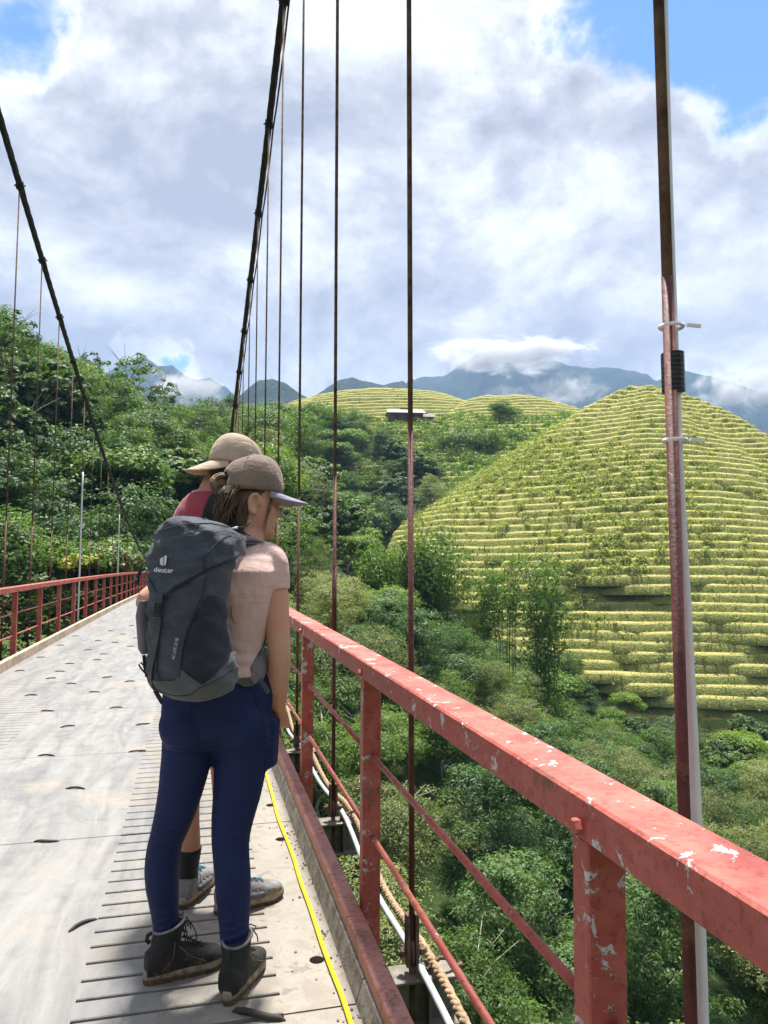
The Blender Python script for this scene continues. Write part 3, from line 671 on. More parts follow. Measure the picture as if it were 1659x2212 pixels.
simple('stone_grey', (0.14, 0.13, 0.12), 0.9, var=0.5, scale=20, bump=0.5)

def zd(Y):
    Y = max(-6.0, min(39.0, Y)); return 0.0195 * Y - 0.00025 * Y * Y
def slope(Y): return math.atan2(zd(Y + 0.1) - zd(Y - 0.1), 0.2)
def at(o, x, Y, z=0.0): o.location = (x, Y, zd(Y) + z); o.rotation_euler = (slope(Y), 0, 0); return o
PITCHM = 1.635; J0 = 2.34
MODS = list(range(-4, 36))                       # module k spans J0 + k*PITCHM .. J0 + (k+1)*PITCHM
deck = empty('bridge_deck', (-0.85, 0, 0)); tag(deck, 'steel plate bridge deck with slotted wheel tracks', kind='structure')
def child(o, parent): o.parent = parent; o.matrix_parent_inverse = parent.matrix_world.inverted(); return o
deck.matrix_world = Matrix.Translation((-0.85, 0, 0)); DINV = Matrix.Translation((0.85, 0, 0))
def dk(name, mesh, x, Y, z=0.0):
    o = link(name, mesh); at(o, x, Y, z); o.parent = deck; o.matrix_parent_inverse = DINV; return o
hl = PITCHM / 2 - 0.004
def bar(mb, x0, x1, y0, y1, z0, z1, c=0.003):
    """flat bar with its long top edges broken, ends cut square"""
    sec = [(y0, z0), (y1, z0), (y1, z1 - c), (y1 - c, z1), (y0 + c, z1), (y0, z1 - c)]
    return mb.add([(x, y, z) for x in (x0, x1) for y, z in sec], [tuple(reversed(range(6))), tuple(range(6, 12))] + [(k, (k + 1) % 6, 6 + (k + 1) % 6, 6 + k) for k in range(6)])
def plate(x0, x1, name='deck_plate'): return bar(MB(), x0, x1, -hl, hl, -0.03, 0).mesh(name, 'deck_steel')
mid_m = plate(-0.4875, 0.4875); left_m = plate(-0.13, 0.13)
# edge plate with two drain holes
def holed():
    mb = MB(); x0, x1 = -0.1245, 0.1245; hx = 0.02; r = 0.026; ys = [-hl, -0.68, -0.40, 0.44, 0.72, hl]; n = 12
    for a, b in zip(ys[:-1], ys[1:]):
        hole = (a, b) in ((-0.68, -0.40), (0.44, 0.72))
        if not hole: mb.add([(x0, a, 0), (x1, a, 0), (x1, b, 0), (x0, b, 0)], [(0, 1, 2, 3)]); continue
        cy = (a + b) / 2; ring = [(hx + r * math.cos(2 * math.pi * k / n), cy + r * math.sin(2 * math.pi * k / n), 0) for k in range(n)]
        outer = []
        for k in range(n):
            ca, sa = math.cos(2 * math.pi * k / n), math.sin(2 * math.pi * k / n); s = 1e9
            if ca > 1e-6: s = min(s, (x1 - hx) / ca)
            if ca < -1e-6: s = min(s, (x0 - hx) / ca)
            if sa > 1e-6: s = min(s, (b - cy) / sa)
            if sa < -1e-6: s = min(s, (a - cy) / sa)
            outer.append((hx + ca * s, cy + sa * s, 0))
        corners = {1: (x1, b, 0), 4: (x0, b, 0), 7: (x0, a, 0), 10: (x1, a, 0)}
        low = [(p[0], p[1], -0.03) for p in ring]
        for k in range(n):
            k2 = (k + 1) % n; poly = [ring[k], outer[k]]
            pa, pb = outer[k], outer[k2]
            if abs(pa[0] - pb[0]) > 1e-6 and abs(pa[1] - pb[1]) > 1e-6:
                poly.append((x1 if max(pa[0], pb[0]) > x1 - 1e-6 else x0, b if max(pa[1], pb[1]) > b - 1e-6 else a, 0))
            poly += [outer[k2], ring[k2]]
            mb.add(poly, [tuple(range(len(poly)))]); mb.add([ring[k], ring[k2], low[k2], low[k]], [(0, 1, 2, 3)])
    for (xa, ya, xb, yb) in ((x0, -hl, x1, -hl), (x1, -hl, x1, hl), (x1, hl, x0, hl), (x0, hl, x0, -hl)):
        mb.add([(xa, ya, -0.03), (xb, yb, -0.03), (xb, yb, 0), (xa, ya, 0)], [(0, 1, 2, 3)])
    return mb.mesh('deck_plate', 'deck_steel')
right_m = holed()
NS = 15; sp = (2 * hl) / NS
def slat_mesh(w):
    mb = MB(); h = sp / 2 - 0.0075; bar(mb, -w / 2, w / 2, -h, h, -0.028, 0); return mb.mesh('slat', 'deck_steel')
slat_r, slat_l = slat_mesh(0.615), slat_mesh(0.65)
shade_sheet_m = MB().box(-1.35, 1.35, -hl - 0.004, hl + 0.004, -0.075, -0.055).mesh('tray', 'slot_shade')  # added near-black sheet, stands in for shade in slots, joints and drain holes
rest = MB(); nsl = 0
for k in MODS:
    Yc = J0 + (k + 0.5) * PITCHM
    dk('deck_plate', mid_m, -0.8225, Yc); dk('deck_plate', left_m, -2.09, Yc); dk('deck_plate', right_m, 0.4045, Yc); dk('tray', shade_sheet_m, -0.85, Yc)
    for i in range(NS):
        y = Yc - hl + (i + 0.5) * sp
        for m, x, vis in ((slat_r, -0.0275, -1 <= k <= 4), (slat_l, -1.635, 1 <= k <= 13)):
            if vis: dk('slat', m, x, y); nsl += 1
            else:
                h = sp / 2 - 0.0075; w = 0.3075 if x > -1 else 0.325; bar(rest, x - w, x + w, y - h, y + h, zd(y) - 0.028, zd(y))
o = rest.build('far_slats', 'deck_steel', None); o.parent = deck; o.matrix_parent_inverse = DINV; o['kind'] = 'stuff'
# kerbs
kr = MB().cbox(-0.031, 0.031, -PITCHM / 2 + .0015, PITCHM / 2 - .0015, -0.10, 0.12, 0.003).mesh('kerb', 'kerb_paint')
kl = MB().cbox(-0.031, 0.031, -PITCHM / 2 + .0015, PITCHM / 2 - .0015, -0.10, 0.12, 0.006).mesh('kerb', 'kerb_beige')
fil = MB().add([(-0.028, -hl, 0.001), (0, -hl, 0.001), (0, -hl, 0.075), (-0.008, -hl, 0.07), (-0.028, hl, 0.001), (0, hl, 0.001), (0, hl, 0.075), (-0.008, hl, 0.07)], [(0, 3, 7, 4), (3, 2, 6, 7), (0, 1, 2, 3), (4, 7, 6, 5)]).mesh('mortar', 'mortar')
for k in MODS:
    Yc = J0 + (k + 0.5) * PITCHM
    dk('kerb', kr, 0.562, Yc + 0.30); dk('kerb', kl, -2.252, Yc + 0.30); dk('mortar', fil, 0.530, Yc)
# hooked hold-down bars, lying bent on the deck
clips = [(-1.288, 8.753), (-.97, 9.15), (-.694, 8.78), (-.986, 8.17), (-.685, 7.273), (-1.266, 7.26), (-.987, 6.56), (-.40, 6.505), (-.977, 5.638), (-.381, 5.618), (-.668, 4.811), (-1.579, 9.21), (-1.57, 8.12), (-1.571, 10.443), (-1.57, 9.735),
         (-.676, 3.966), (-.385, 3.06), (.203, 2.347), (-1.269, 10.737), (-1.263, 11.395), (-1.27, 12.94), (-1.548, 11.967), (-.975, 12.309), (-1.57, 13.3), (-1.27, 14.4), (-.98, 13.6), (-2.05, 9.9), (-2.06, 11.2), (-2.05, 12.7), (-2.05, 14.2), (-1.57, 15.1), (-1.27, 16.3)]
def clip_mesh(s):
    pts = [(-0.070, -0.004 * s, -0.006), (-0.058, -0.002 * s, 0.004), (-0.03, 0.004 * s, 0.010), (0.0, 0.008 * s, 0.011), (0.03, 0.005 * s, 0.008), (0.058, -0.004 * s, 0.004), (0.070, -0.008 * s, -0.006)]
    return MB().tube(pts, [0.005, 0.0065, 0.0075, 0.0075, 0.0075, 0.0065, 0.005], 7).mesh('hook_bar', 'dark_steel', True)
cm = [clip_mesh(1), clip_mesh(-1)]
for i, (x, Y) in enumerate(clips):
    o = dk('hook_bar', cm[i % 2], x, Y); o.scale = (.88, .9, .8); o.rotation_euler.z = [-0.25, 0.42, 0.3, -0.2, 0.12][i % 5] if (x, Y) != (-.385, 3.06) else 0.75
    if (x, Y) == (.203, 2.347): o.scale = (1.25, 1.25, 1.4); o.rotation_euler.z = -0.55
# crossbeams
def ibeam():
    mb = MB(); x0, x1 = -1.80, 1.815
    mb.cbox(x0, x1, -0.06, 0.06, -0.012, 0, 0.002).box(x0 + .001, x1 - .001, -0.005, 0.005, -0.168, -0.012).cbox(x0, x1, -0.06, 0.06, -0.18, -0.168, 0.002)
    mb.box(1.70, 1.708, -0.055, -0.005, -0.168, -0.012)
    return mb.mesh('crossbeam', 'beam_steel')
ib = ibeam(); HY = [1.115 + 1.632 * k for k in range(-3, 36)]
for Y in HY: dk('crossbeam', ib, -0.85, Y, -0.155)
stringer = MB().box(-0.05, 0.05, -PITCHM / 2 + .002, PITCHM / 2 - .002, -0.153, -0.077).mesh('stringer', 'beam_steel')
for k in MODS:
    for x in (-2.0, -1.25, -0.45, 0.35): dk('stringer', stringer, x, J0 + (k + .5) * PITCHM)

# ------------------------------------------------------------------ railings
def railing(side, name, label):
    root = empty(name, (0.65 if side > 0 else -2.35, 0, 0)); tag(root, label, 'railing')
    inv = Matrix.Translation((-root.location.x, 0, 0))
    def put(nm, me, x, Y, z, par=None):
        o = link(nm, me); at(o, x, Y, z); o.parent = root; o.matrix_parent_inverse = inv; return o
    mat = 'red_paint' if side > 0 else 'red_paint_far'
    inner = 0.612 if side > 0 else -2.302; s = side
    pm = MB().cbox(-0.034, 0.034, -0.026, 0.026, -1.02, 0, 0.003).mesh('post', mat)
    cc = 0.005; sec = [(-.0525, -.07 + cc), (-.0525 + cc, -.07), (.0525 - cc, -.07), (.0525, -.07 + cc), (.0525, -cc), (.0525 - cc, 0), (-.0525 + cc, 0), (-.0525, -cc)]
    rl = MB().add([(x, y, z) for y in (-PITCHM / 2, PITCHM / 2) for x, z in sec], [tuple(range(8)), tuple(range(15, 7, -1))] + [(8 + k, 8 + (k + 1) % 8, (k + 1) % 8, k) for k in range(8)]).mesh('top_rail', mat)
    rod = MB().tube([(0, -PITCHM / 2 + .027, 0), (0, PITCHM / 2 - .027, 0)], 0.0098, 10).mesh('infill_rod', mat, True)
    hx = MB().lathe([(0.0, -0.006), (0.019, -0.006), (0.019, 0.0), (0.0135, 0.0), (0.0135, 0.011), (0.011, 0.0135)], 6, M=Matrix.Rotation(-s * math.pi / 2, 4, 'Y')).mesh('bolt', mat)
    ys = [1.126 + PITCHM * k for k in range(-3, 36)] if s > 0 else [1.02 + PITCHM * k for k in range(-3, 36)]
    for Y in ys:
        put('post', pm, inner + s * 0.034, Y, 0.9195)
        t = put('top_rail', rl, inner + s * 0.0455, Y + PITCHM / 2, 0.99)
        for z in (0.635, 0.345): put('infill_rod', rod, inner + s * 0.036, Y + PITCHM / 2, z)
        b = link('bolt', hx); b.parent = t; b.location = (-s * (0.0525 + 0.0005), -PITCHM / 2 + random.uniform(-.02, .02), -0.048); b.rotation_euler = (random.uniform(0, 1), 0, 0)
    return root
railing(1, 'railing', 'flaking red railing on the right, with the thick handrail in front')
railing(-1, 'railing', 'red railing across the deck on the left')

# ------------------------------------------------------------------ hangers and cables
def zcable(Y): return 1.33 + 0.00279 * (Y - 55.0) ** 2
fork_m = MB(); 
for s in (-1, 1): fork_m.cbox(s * 0.017 - 0.007, s * 0.017 + 0.007, -0.018, 0.018, -0.10, 0.085, 0.002)
fork_m = fork_m.mesh('fork', 'rust_steel')
bolt_m = MB().tube([(-0.055, 0, 0), (0.055, 0, 0)], 0.011, 8).lathe([(0.02, -0.03), (0.02, -0.045)], 6, M=Matrix.Rotation(math.pi / 2, 4, 'Y')).lathe([(0.02, 0.03), (0.02, 0.045)], 6, M=Matrix.Rotation(math.pi / 2, 4, 'Y')).mesh('pin', 'rust_steel')
eye_m = MB().tube([(0, 0.012 * math.sin(a), -0.055 + 0.045 * math.cos(a)) for a in np.linspace(0.3, 5.98, 12)], 0.008, 6).tube([(0, 0, -0.10), (0, 0, -0.36)], 0.0125, 8).mesh('eye_bolt', 'rust_steel', True)
clamp_m = MB().cbox(-0.05, 0.05, -0.04, 0.04, -0.048, 0.048, 0.01).tube([(-0.068, 0.02, 0.02), (0.068, 0.02, 0.02)], 0.012, 6).tube([(-0.068, -0.02, -0.02), (0.068, -0.02, -0.02)], 0.012, 6).mesh('clamp', 'cable_black')
ORD = ['nearest', 'second', 'third', 'fourth', 'fifth', 'sixth', 'seventh', 'eighth', 'ninth', 'tenth', 'eleventh', 'twelfth', 'thirteenth', 'fourteenth', 'fifteenth', 'sixteenth', 'seventeenth', 'eighteenth', 'nineteenth', 'twentieth', 'twenty-first', 'twenty-second', 'twenty-third', 'twenty-fourth', 'twenty-fifth', 'twenty-sixth']
for s, X in ((1, 0.80), (-1, -2.50)):
    n = 0
    for Y in HY:
        if Y < (1.0 if s > 0 else 9.0) or Y > 38: continue
        z0 = zd(Y) - 0.03; z1 = zcable(Y)
        seen = True
        if seen: n += 1
        lab = f"{ORD[n - 1]} steel hanger rod on the {'right' if s > 0 else 'left'} of the bridge, counted from the front" if seen else ('steel hanger rod beside the photographer, out of view' )
        h = empty('hanger_rod', (X, Y, z0)); tag(h, lab, 'hanger rod', 'hanger rods of the bridge')
        m = 'rod_paint' if (s > 0 or True) else 'rust_steel'
        mb = MB(); tilt = random.uniform(-.004, .004)
        mb.tube([(0, 0, -0.04), (0, 0, 1.9)], 0.0107, 10, mi=0).tube([(0, 0, 1.9), (tilt, 0, z1 - z0)], 0.0100, 10, mi=1)
        if s > 0 and n == 3: mb.tube([(0, 0, 0.95), (0, 0, 1.35)], 0.0145, 10, mi=0)
        mb.build('rod', ['rod_paint', 'rust_steel'], h, True)
        link('fork', fork_m, h, (0, 0, 0)); link('pin', bolt_m, h, (0, 0, -0.05)); link('eye_bolt', eye_m, h, (0, 0, 0))
def cable(X, label):
    root = empty('main_cable', (X, 0, 0)); tag(root, label, 'cable')
    ys = np.arange(-4, 61, 0.12); n = 14; rings = []
    for i, Y in enumerate(ys):
        a0 = i * 0.42; tz = 2 * 0.00279 * (Y - 55); nrm = Vector((0, -tz, 1)).normalized(); ring = []
        for k in range(n):
            a = 2 * math.pi * k / n + a0; r = 0.036 + (0.008 if k % 2 else -0.002)
            ring.append(Vector((0, Y, zcable(Y))) + Vector((1, 0, 0)) * r * math.cos(a) + nrm * r * math.sin(a))
        rings.append(ring)
    MB().loft(rings).build('strand', 'cable_black', root)
    for Y in HY:
        if -4 < Y < 58: link('clamp', clamp_m, root, (0, Y, zcable(Y)), (math.atan(2 * 0.00279 * (Y - 55)), 0, 0))
    th = []
    for i in range(int((58 - HY[1]) / 1.632) * 4):
        Y = HY[1] + i * 0.408; th.append((0.055 * (1 if X > 0 else 1), Y, zcable(Y) - 0.05 - 0.10 * math.sin(math.pi * (i % 4) / 4)))
    MB().tube(th, 0.011, 6).build('guy_wire', 'dark_steel', root, True)
cable(0.80, 'thick twisted black main cable above the right railing')
cable(-2.50, 'thick twisted black main cable above the left railing')

# white pipe strapped to the front hanger
X, Y = 0.80, HY[3]; z0 = 0
pipe = empty('conduit_pipe', (X + 0.017, Y + 0.012, -0.4)); tag(pipe, 'white plastic pipe strapped along the nearest hanger rod', 'pipe')
zz = np.linspace(-0.4, 7.5, 60)
MB().tube([(0.004 * math.sin(z * 2.1) + (0.012 if z < 0.9 else 0.012 - 0.010 * sstep(0.9, 1.7, z)) + 0.008 * sstep(1.9, 3.2, z), 0.0, z + 0.4) for z in zz], 0.0092, 10).build('tube', 'pvc_white', pipe, True)
for yy in (712, 957):
    z = onX(1440, yy, 0.81)[2]; ring = [(-0.008 + 0.0205 * math.cos(a), -0.007 + 0.0185 * math.sin(a), z + 0.4) for a in np.linspace(0, 2 * math.pi, 14)]
    mb = MB().tube(ring, 0.0035, 5, False); mb.box(0.012, 0.040, -0.024, -0.021, z + 0.397, z + 0.403); mb.build('cable_tie', 'pvc_white', pipe)
za, zb = onX(1440, 853, 0.81)[2], onX(1440, 770, 0.81)[2]; rings = []
for i, z in enumerate(np.linspace(za, zb, 18)):
    rings.append([(-0.008 + (0.0185 + 0.0003 * (i % 2)) * math.cos(a), -0.007 + (0.0215 + 0.0003 * (i % 2)) * math.sin(a), z + 0.4) for a in np.linspace(0, 2 * math.pi, 16, endpoint=False)])
MB().loft(rings).build('tape', 'tape_black', pipe)
for i, Yl in enumerate((HY[13], HY[18])):
    o = MB().tube([(0.02, -0.02, z) for z in np.linspace(-0.2, [3.3, 2.9][i], 12)], 0.017, 8).build('conduit_pipe', 'pvc_white', None, True, loc=(-2.5, Yl, zd(Yl)))
    tag(o, ['white pipe along a left hanger, the nearer and brighter one', 'white pipe along a left hanger, the farther one'][i], 'pipe')

# twisted rope and grey conduit along the outside, slung over the beam ends
def slung(Ys, x, z, sag, step=0.05):
    out = []
    for Y in np.arange(Ys[0], Ys[1], step):
        u = ((Y - HY[0]) / 1.632) % 1.0; out.append((x + 0.02 * math.sin(Y * 1.7), Y, zd(Y) + z - sag * math.sin(math.pi * u) ** 2))
    return out
ax = slung((-1.5, 16), 0.90, -0.125, 0.07, 0.02); mb = MB()
for s in range(3):
    pts = []
    for i, p in enumerate(ax):
        a = p[1] * 2 * math.pi / 0.085 + s * 2.094; pts.append((p[0] + 0.0095 * math.cos(a), p[1], p[2] + 0.0095 * math.sin(a)))
    mb.tube(pts, 0.0098, 6)
tag(mb.build('twisted_rope', 'rope_tan', None, True), 'tan twisted rope slung over the beam ends outside the railing', 'rope')
cp = slung((-1.5, 16), 0.845, -0.128, 0.05, 0.008)
tag(MB().tube(cp, [0.0125 + (0.0018 if i % 2 else 0) for i in range(len(cp))], 8).build('corrugated_conduit', 'conduit_grey', None, True), 'grey corrugated conduit running beside the rope outside the railing', 'conduit')
hook_m = MB().tube([(-0.07, 0.0, 0.008), (-0.05, 0, 0.012), (-0.03, 0, 0.032), (-0.005, 0, 0.05), (0.025, 0, 0.046), (0.045, 0, 0.02), (0.06, 0, 0.012), (0.085, 0, 0.016)], 0.0085, 8).mesh('rope_hook', 'rust_steel', True)
for Y in HY[1:12]: dk('rope_hook', hook_m, 0.905, Y - 0.02, -0.155)
# yellow hose on the deck
hp = [(0.463, 1.2), (0.463, 2.249), (0.464, 2.387), (0.461, 2.539), (0.457, 2.711), (0.454, 2.92), (0.452, 3.176), (0.455, 3.434), (0.446, 3.773), (0.443, 4.0), (0.444, 4.286), (0.453, 4.741), (0.45, 5.4), (0.46, 6.2), (0.45, 7.5), (0.46, 9.5)]
hy = np.linspace(1.2, 9.5, 160); hxs = np.interp(hy, [p[1] for p in hp], [p[0] for p in hp]) + 0.002 * np.sin(hy * 9)
tag(MB().tube([(x, y, zd(y) + 0.0085) for x, y in zip(hxs, hy)], 0.0082, 8).build('yellow_hose', 'hose_yellow', None, True), 'thin yellow hose lying along the deck beside the right kerb', 'hose')
# loose grit along the right kerb
mb = MB(); g = random.Random(3)
for i in range(230):
    Y = g.uniform(2.0, 5.5) if i % 3 else g.uniform(2.0, 9); x = 0.50 - abs(g.gauss(0, 0.035)) if g.random() < .75 else g.uniform(-.2, .5); r = g.uniform(0.0018, 0.0075) if x > 0.3 else g.uniform(0.001, 0.003)
    c = Vector((x, Y, zd(Y) + r * .5)); vs = [c + Vector((g.uniform(.6, 1.1) * r * a, g.uniform(.6, 1.1) * r * b, g.uniform(.4, .8) * r * d)) for a, b, d in ((1, 0, 0), (0, 1, 0), (-1, 0, 0), (0, -1, 0), (0, 0, 1), (0, 0, -1))]
    mb.add(vs, [(0, 1, 4), (1, 2, 4), (2, 3, 4), (3, 0, 4), (1, 0, 5), (2, 1, 5), (3, 2, 5), (0, 3, 5)])
tag(mb.build('grit', 'stone_grey'), 'small stones and grit along the right kerb', 'grit', kind='stuff')
print('SLATS', nsl)
# ------------------------------------------------------------------ people: materials
def cloth(name, col, rough=0.85, weave=900, wrinkle=0.5, var=0.12, wscale=9, sheen=0.2):
    m, t = material(name)
    co = t.n('ShaderNodeTexCoord').outputs['Object']
    n = t.noise(co, 6, 6, 0.6); w = t.noise(t.vmath('MULTIPLY', co, (1, 1, 2.2)), wscale, 5, 0.55, 0.6); f = t.noise(co, weave, 2, 0.5)
    c = t.mix(t.mapr(n, 0.3, 0.7), tuple(v * (1 - var) for v in col), tuple(v * (1 + var) for v in col))
    c = t.mix(t.mapr(f, 0.35, 0.65, 0, 0.25), c, tuple(v * 0.6 for v in col))
    b = pbsdf(t, c, rough, Specular_IOR_Level=0.25, Sheen_Weight=sheen)
    finish(t, b, t.math('ADD', w, t.math('MULTIPLY', f, 0.06)), 0.02, wrinkle)
def skin(name, col):
    m, t = material(name)
    co = t.n('ShaderNodeTexCoord').outputs['Object']
    n = t.noise(co, 9, 5, 0.6); f = t.noise(co, 160, 4, 0.6)
    c = t.mix(t.mapr(n, 0.35, 0.7), col, (col[0] * 1.02, col[1] * 0.80, col[2] * 0.76))
    b = pbsdf(t, c, 0.5, Specular_IOR_Level=0.35, Subsurface_Weight=0.12, Subsurface_Radius=(0.02, 0.008, 0.004), Subsurface_Scale=0.3)
    finish(t, b, f, 0.002, 0.25)
skin('skin', (0.55, 0.335, 0.24)); skin('skin_man', (0.46, 0.25, 0.17))
cloth('pink_tee', (0.60, 0.42, 0.375), wrinkle=0.6, wscale=6); cloth('maroon_tee', (0.30, 0.035, 0.055), wrinkle=0.4, wscale=7)
cloth('navy_leggings', (0.009, 0.0175, 0.074), 0.7, wrinkle=0.4, wscale=7, sheen=0.0)
cloth('taupe_cotton', (0.215, 0.155, 0.125), wrinkle=0.35, var=0.2, wscale=22); cloth('beige_cotton', (0.44, 0.345, 0.26), wrinkle=0.3, wscale=16)
cloth('lavender_cotton', (0.235, 0.235, 0.30), wrinkle=0.2, wscale=20); cloth('black_cloth', (0.012, 0.012, 0.014), wrinkle=0.3)
cloth('short_cloth', (0.05, 0.05, 0.055)); cloth('strap_cloth', (0.05, 0.06, 0.07), wrinkle=0.1)
cloth('pack_dark', (0.046, 0.057, 0.076), 0.6, 1200, 1.0, 0.2, 11, 0.15); cloth('pack_black', (0.019, 0.023, 0.035), 0.7, 1400, 0.5, 0.2, 9, 0.1)
cloth('pack_grey', (0.085, 0.097, 0.102), 0.7, 1200, 0.8, 0.12, 10, 0.15); cloth('mesh_grey', (0.16, 0.15, 0.17), 0.8, 500, 0.2, 0.15, 10)
simple('buckle', (0.02, 0.022, 0.028), 0.35, var=0.15); simple('logo', (0.62, 0.62, 0.66), 0.5, var=0.05); simple('brass', (0.30, 0.24, 0.14), 0.4, 0.8, var=0.2)
def hair_mat(name, c0, c1):
    m, t = material(name)
    co = t.n('ShaderNodeTexCoord').outputs['Object']
    n = t.noise(t.vmath('MULTIPLY', co, (1, 1, 0.22)), 170, 5, 0.7, 1.2)
    b = pbsdf(t, t.mix(t.mapr(n, 0.3, 0.7), c0, c1), 0.45, Specular_IOR_Level=0.5); finish(t, b, n, 0.006, 0.9)
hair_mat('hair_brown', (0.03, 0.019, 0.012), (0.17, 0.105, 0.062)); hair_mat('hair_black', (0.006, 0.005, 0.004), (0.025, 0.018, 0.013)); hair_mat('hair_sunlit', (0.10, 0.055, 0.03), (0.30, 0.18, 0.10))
def muddy(name, col, mud, k):
    m, t = material(name)
    co = t.n('ShaderNodeTexCoord').outputs['Object']; z = t.n('ShaderNodeSeparateXYZ', {0: co}).outputs['Z']
    n = t.noise(co, 26, 7, 0.65); f = t.noise(co, 45, 5, 0.6)
    mk = t.mapr(t.math('SUBTRACT', n, t.math('MULTIPLY', z, k)), 0.36, 0.56)
    c = t.mix(mk, t.mix(t.mapr(f, 0.35, 0.65), tuple(v * 0.8 for v in col), tuple(v * 1.15 for v in col)), t.mix(t.mapr(f, 0.4, 0.6), mud, tuple(v * 1.6 for v in mud)))
    finish(t, pbsdf(t, c, 0.8, Specular_IOR_Level=0.3), t.math('ADD', n, f), 0.006, 0.7)
muddy('boot_black', (0.020, 0.022, 0.022), (0.10, 0.065, 0.035), 2.2); muddy('boot_sole', (0.25, 0.23, 0.19), (0.13, 0.085, 0.048), 3.5)
muddy('shoe_grey', (0.19, 0.19, 0.195), (0.19, 0.115, 0.055), 1.6); muddy('shoe_sole', (0.30, 0.26, 0.20), (0.20, 0.13, 0.075), 3.0); muddy('shoe_panel', (0.10, 0.11, 0.13), (0.2, 0.12, 0.06), 4.0)
simple('mud', (0.095, 0.062, 0.036), 0.95, var=0.5, scale=60, bump=0.9, bscale=150, bdist=.006); simple('stitch', (0.10, 0.075, 0.05), 0.8); simple('lace_black', (0.03, 0.025, 0.02), 0.8, var=0.5, scale=90); simple('lace_teal', (0.015, 0.16, 0.20), 0.7, var=0.3, scale=90)

# ------------------------------------------------------------------ people: shape helpers
def frame(psi): return Vector((math.cos(psi), -math.sin(psi), 0)), Vector((math.sin(psi), math.cos(psi), 0))     # right, forward
def ering(c, a, b, psi=0.0, n=24, p=2.0, tilt=0.0):
    r, f = frame(psi); c = Vector(c); out = []
    for k in range(n):
        t = 2 * math.pi * k / n; ct, st = math.cos(t), math.sin(t)
        u = math.copysign(abs(ct) ** (2 / p), ct) * a; v = math.copysign(abs(st) ** (2 / p), st) * b
        out.append(c + r * u + f * v + Vector((0, 0, 1)) * (tilt * u))
    return out
def pring(px, py, hw, Y, asp=1.0, psi=0.0, p=2.0):
    """ring whose width in the picture is 2*hw pixels, standing at depth Y"""
    c = onY(px, py, Y); w = abs(onY(px + hw, py, Y)[0] - c[0])
    return ering(c, w, w * asp, psi, p=p)
def remesh(name, mbs, voxel, mat, smooth=3, parent=None, inv=None, post=None):
    mb = MB()
    for m in mbs: mb.add(m.v, m.f)
    me = mb.mesh(name + '_src', mat); o = bpy.data.objects.new('tmp', me); COL.objects.link(o)
    r = o.modifiers.new('r', 'REMESH'); r.mode = 'VOXEL'; r.voxel_size = voxel; r.use_smooth_shade = True
    if smooth: s = o.modifiers.new('s', 'SMOOTH'); s.factor = 0.5; s.iterations = smooth
    dg = bpy.context.evaluated_depsgraph_get(); out = bpy.data.meshes.new_from_object(o.evaluated_get(dg)); out.name = name
    bpy.data.objects.remove(o); bpy.data.meshes.remove(me)
    out.materials.clear(); out.materials.append(MATS[mat]); out.polygons.foreach_set('use_smooth', [True] * len(out.polygons))
    if post is not None:
        co = np.empty(len(out.vertices) * 3, np.float32); out.vertices.foreach_get('co', co); co = post(co.reshape(-1, 3)); out.vertices.foreach_set('co', co.astype(np.float32).ravel()); out.update()
    return out
def limb(pts, n=18):
    """tapered limb through (point, radius) with round ends"""
    mb = MB(); P = [Vector(p) for p, r in pts]; rr = [r for p, r in pts]
    d0 = (P[0] - P[1]).normalized(); d1 = (P[-1] - P[-2]).normalized()
    path = [P[0] + d0 * rr[0] * .7] + P + [P[-1] + d1 * rr[-1] * .7]
    mb.tube(path, [rr[0] * .55] + rr + [rr[-1] * .55], n); return mb
def smooth_path(pts, k=4):
    """Catmull-Rom through (point, radius) pairs"""
    out = []; n = len(pts)
    for i in range(n - 1):
        a, b, c, d = [np.array([*pts[max(0, min(n - 1, j))][0], pts[max(0, min(n - 1, j))][1]], float) for j in (i - 1, i, i + 1, i + 2)]
        for s in range(k):
            t = s / k; v = 0.5 * (2 * b + (c - a) * t + (2 * a - 5 * b + 4 * c - d) * t * t + (3 * b - a - 3 * c + d) * t ** 3); out.append((v[:3], v[3]))
    out.append(pts[-1]); return out
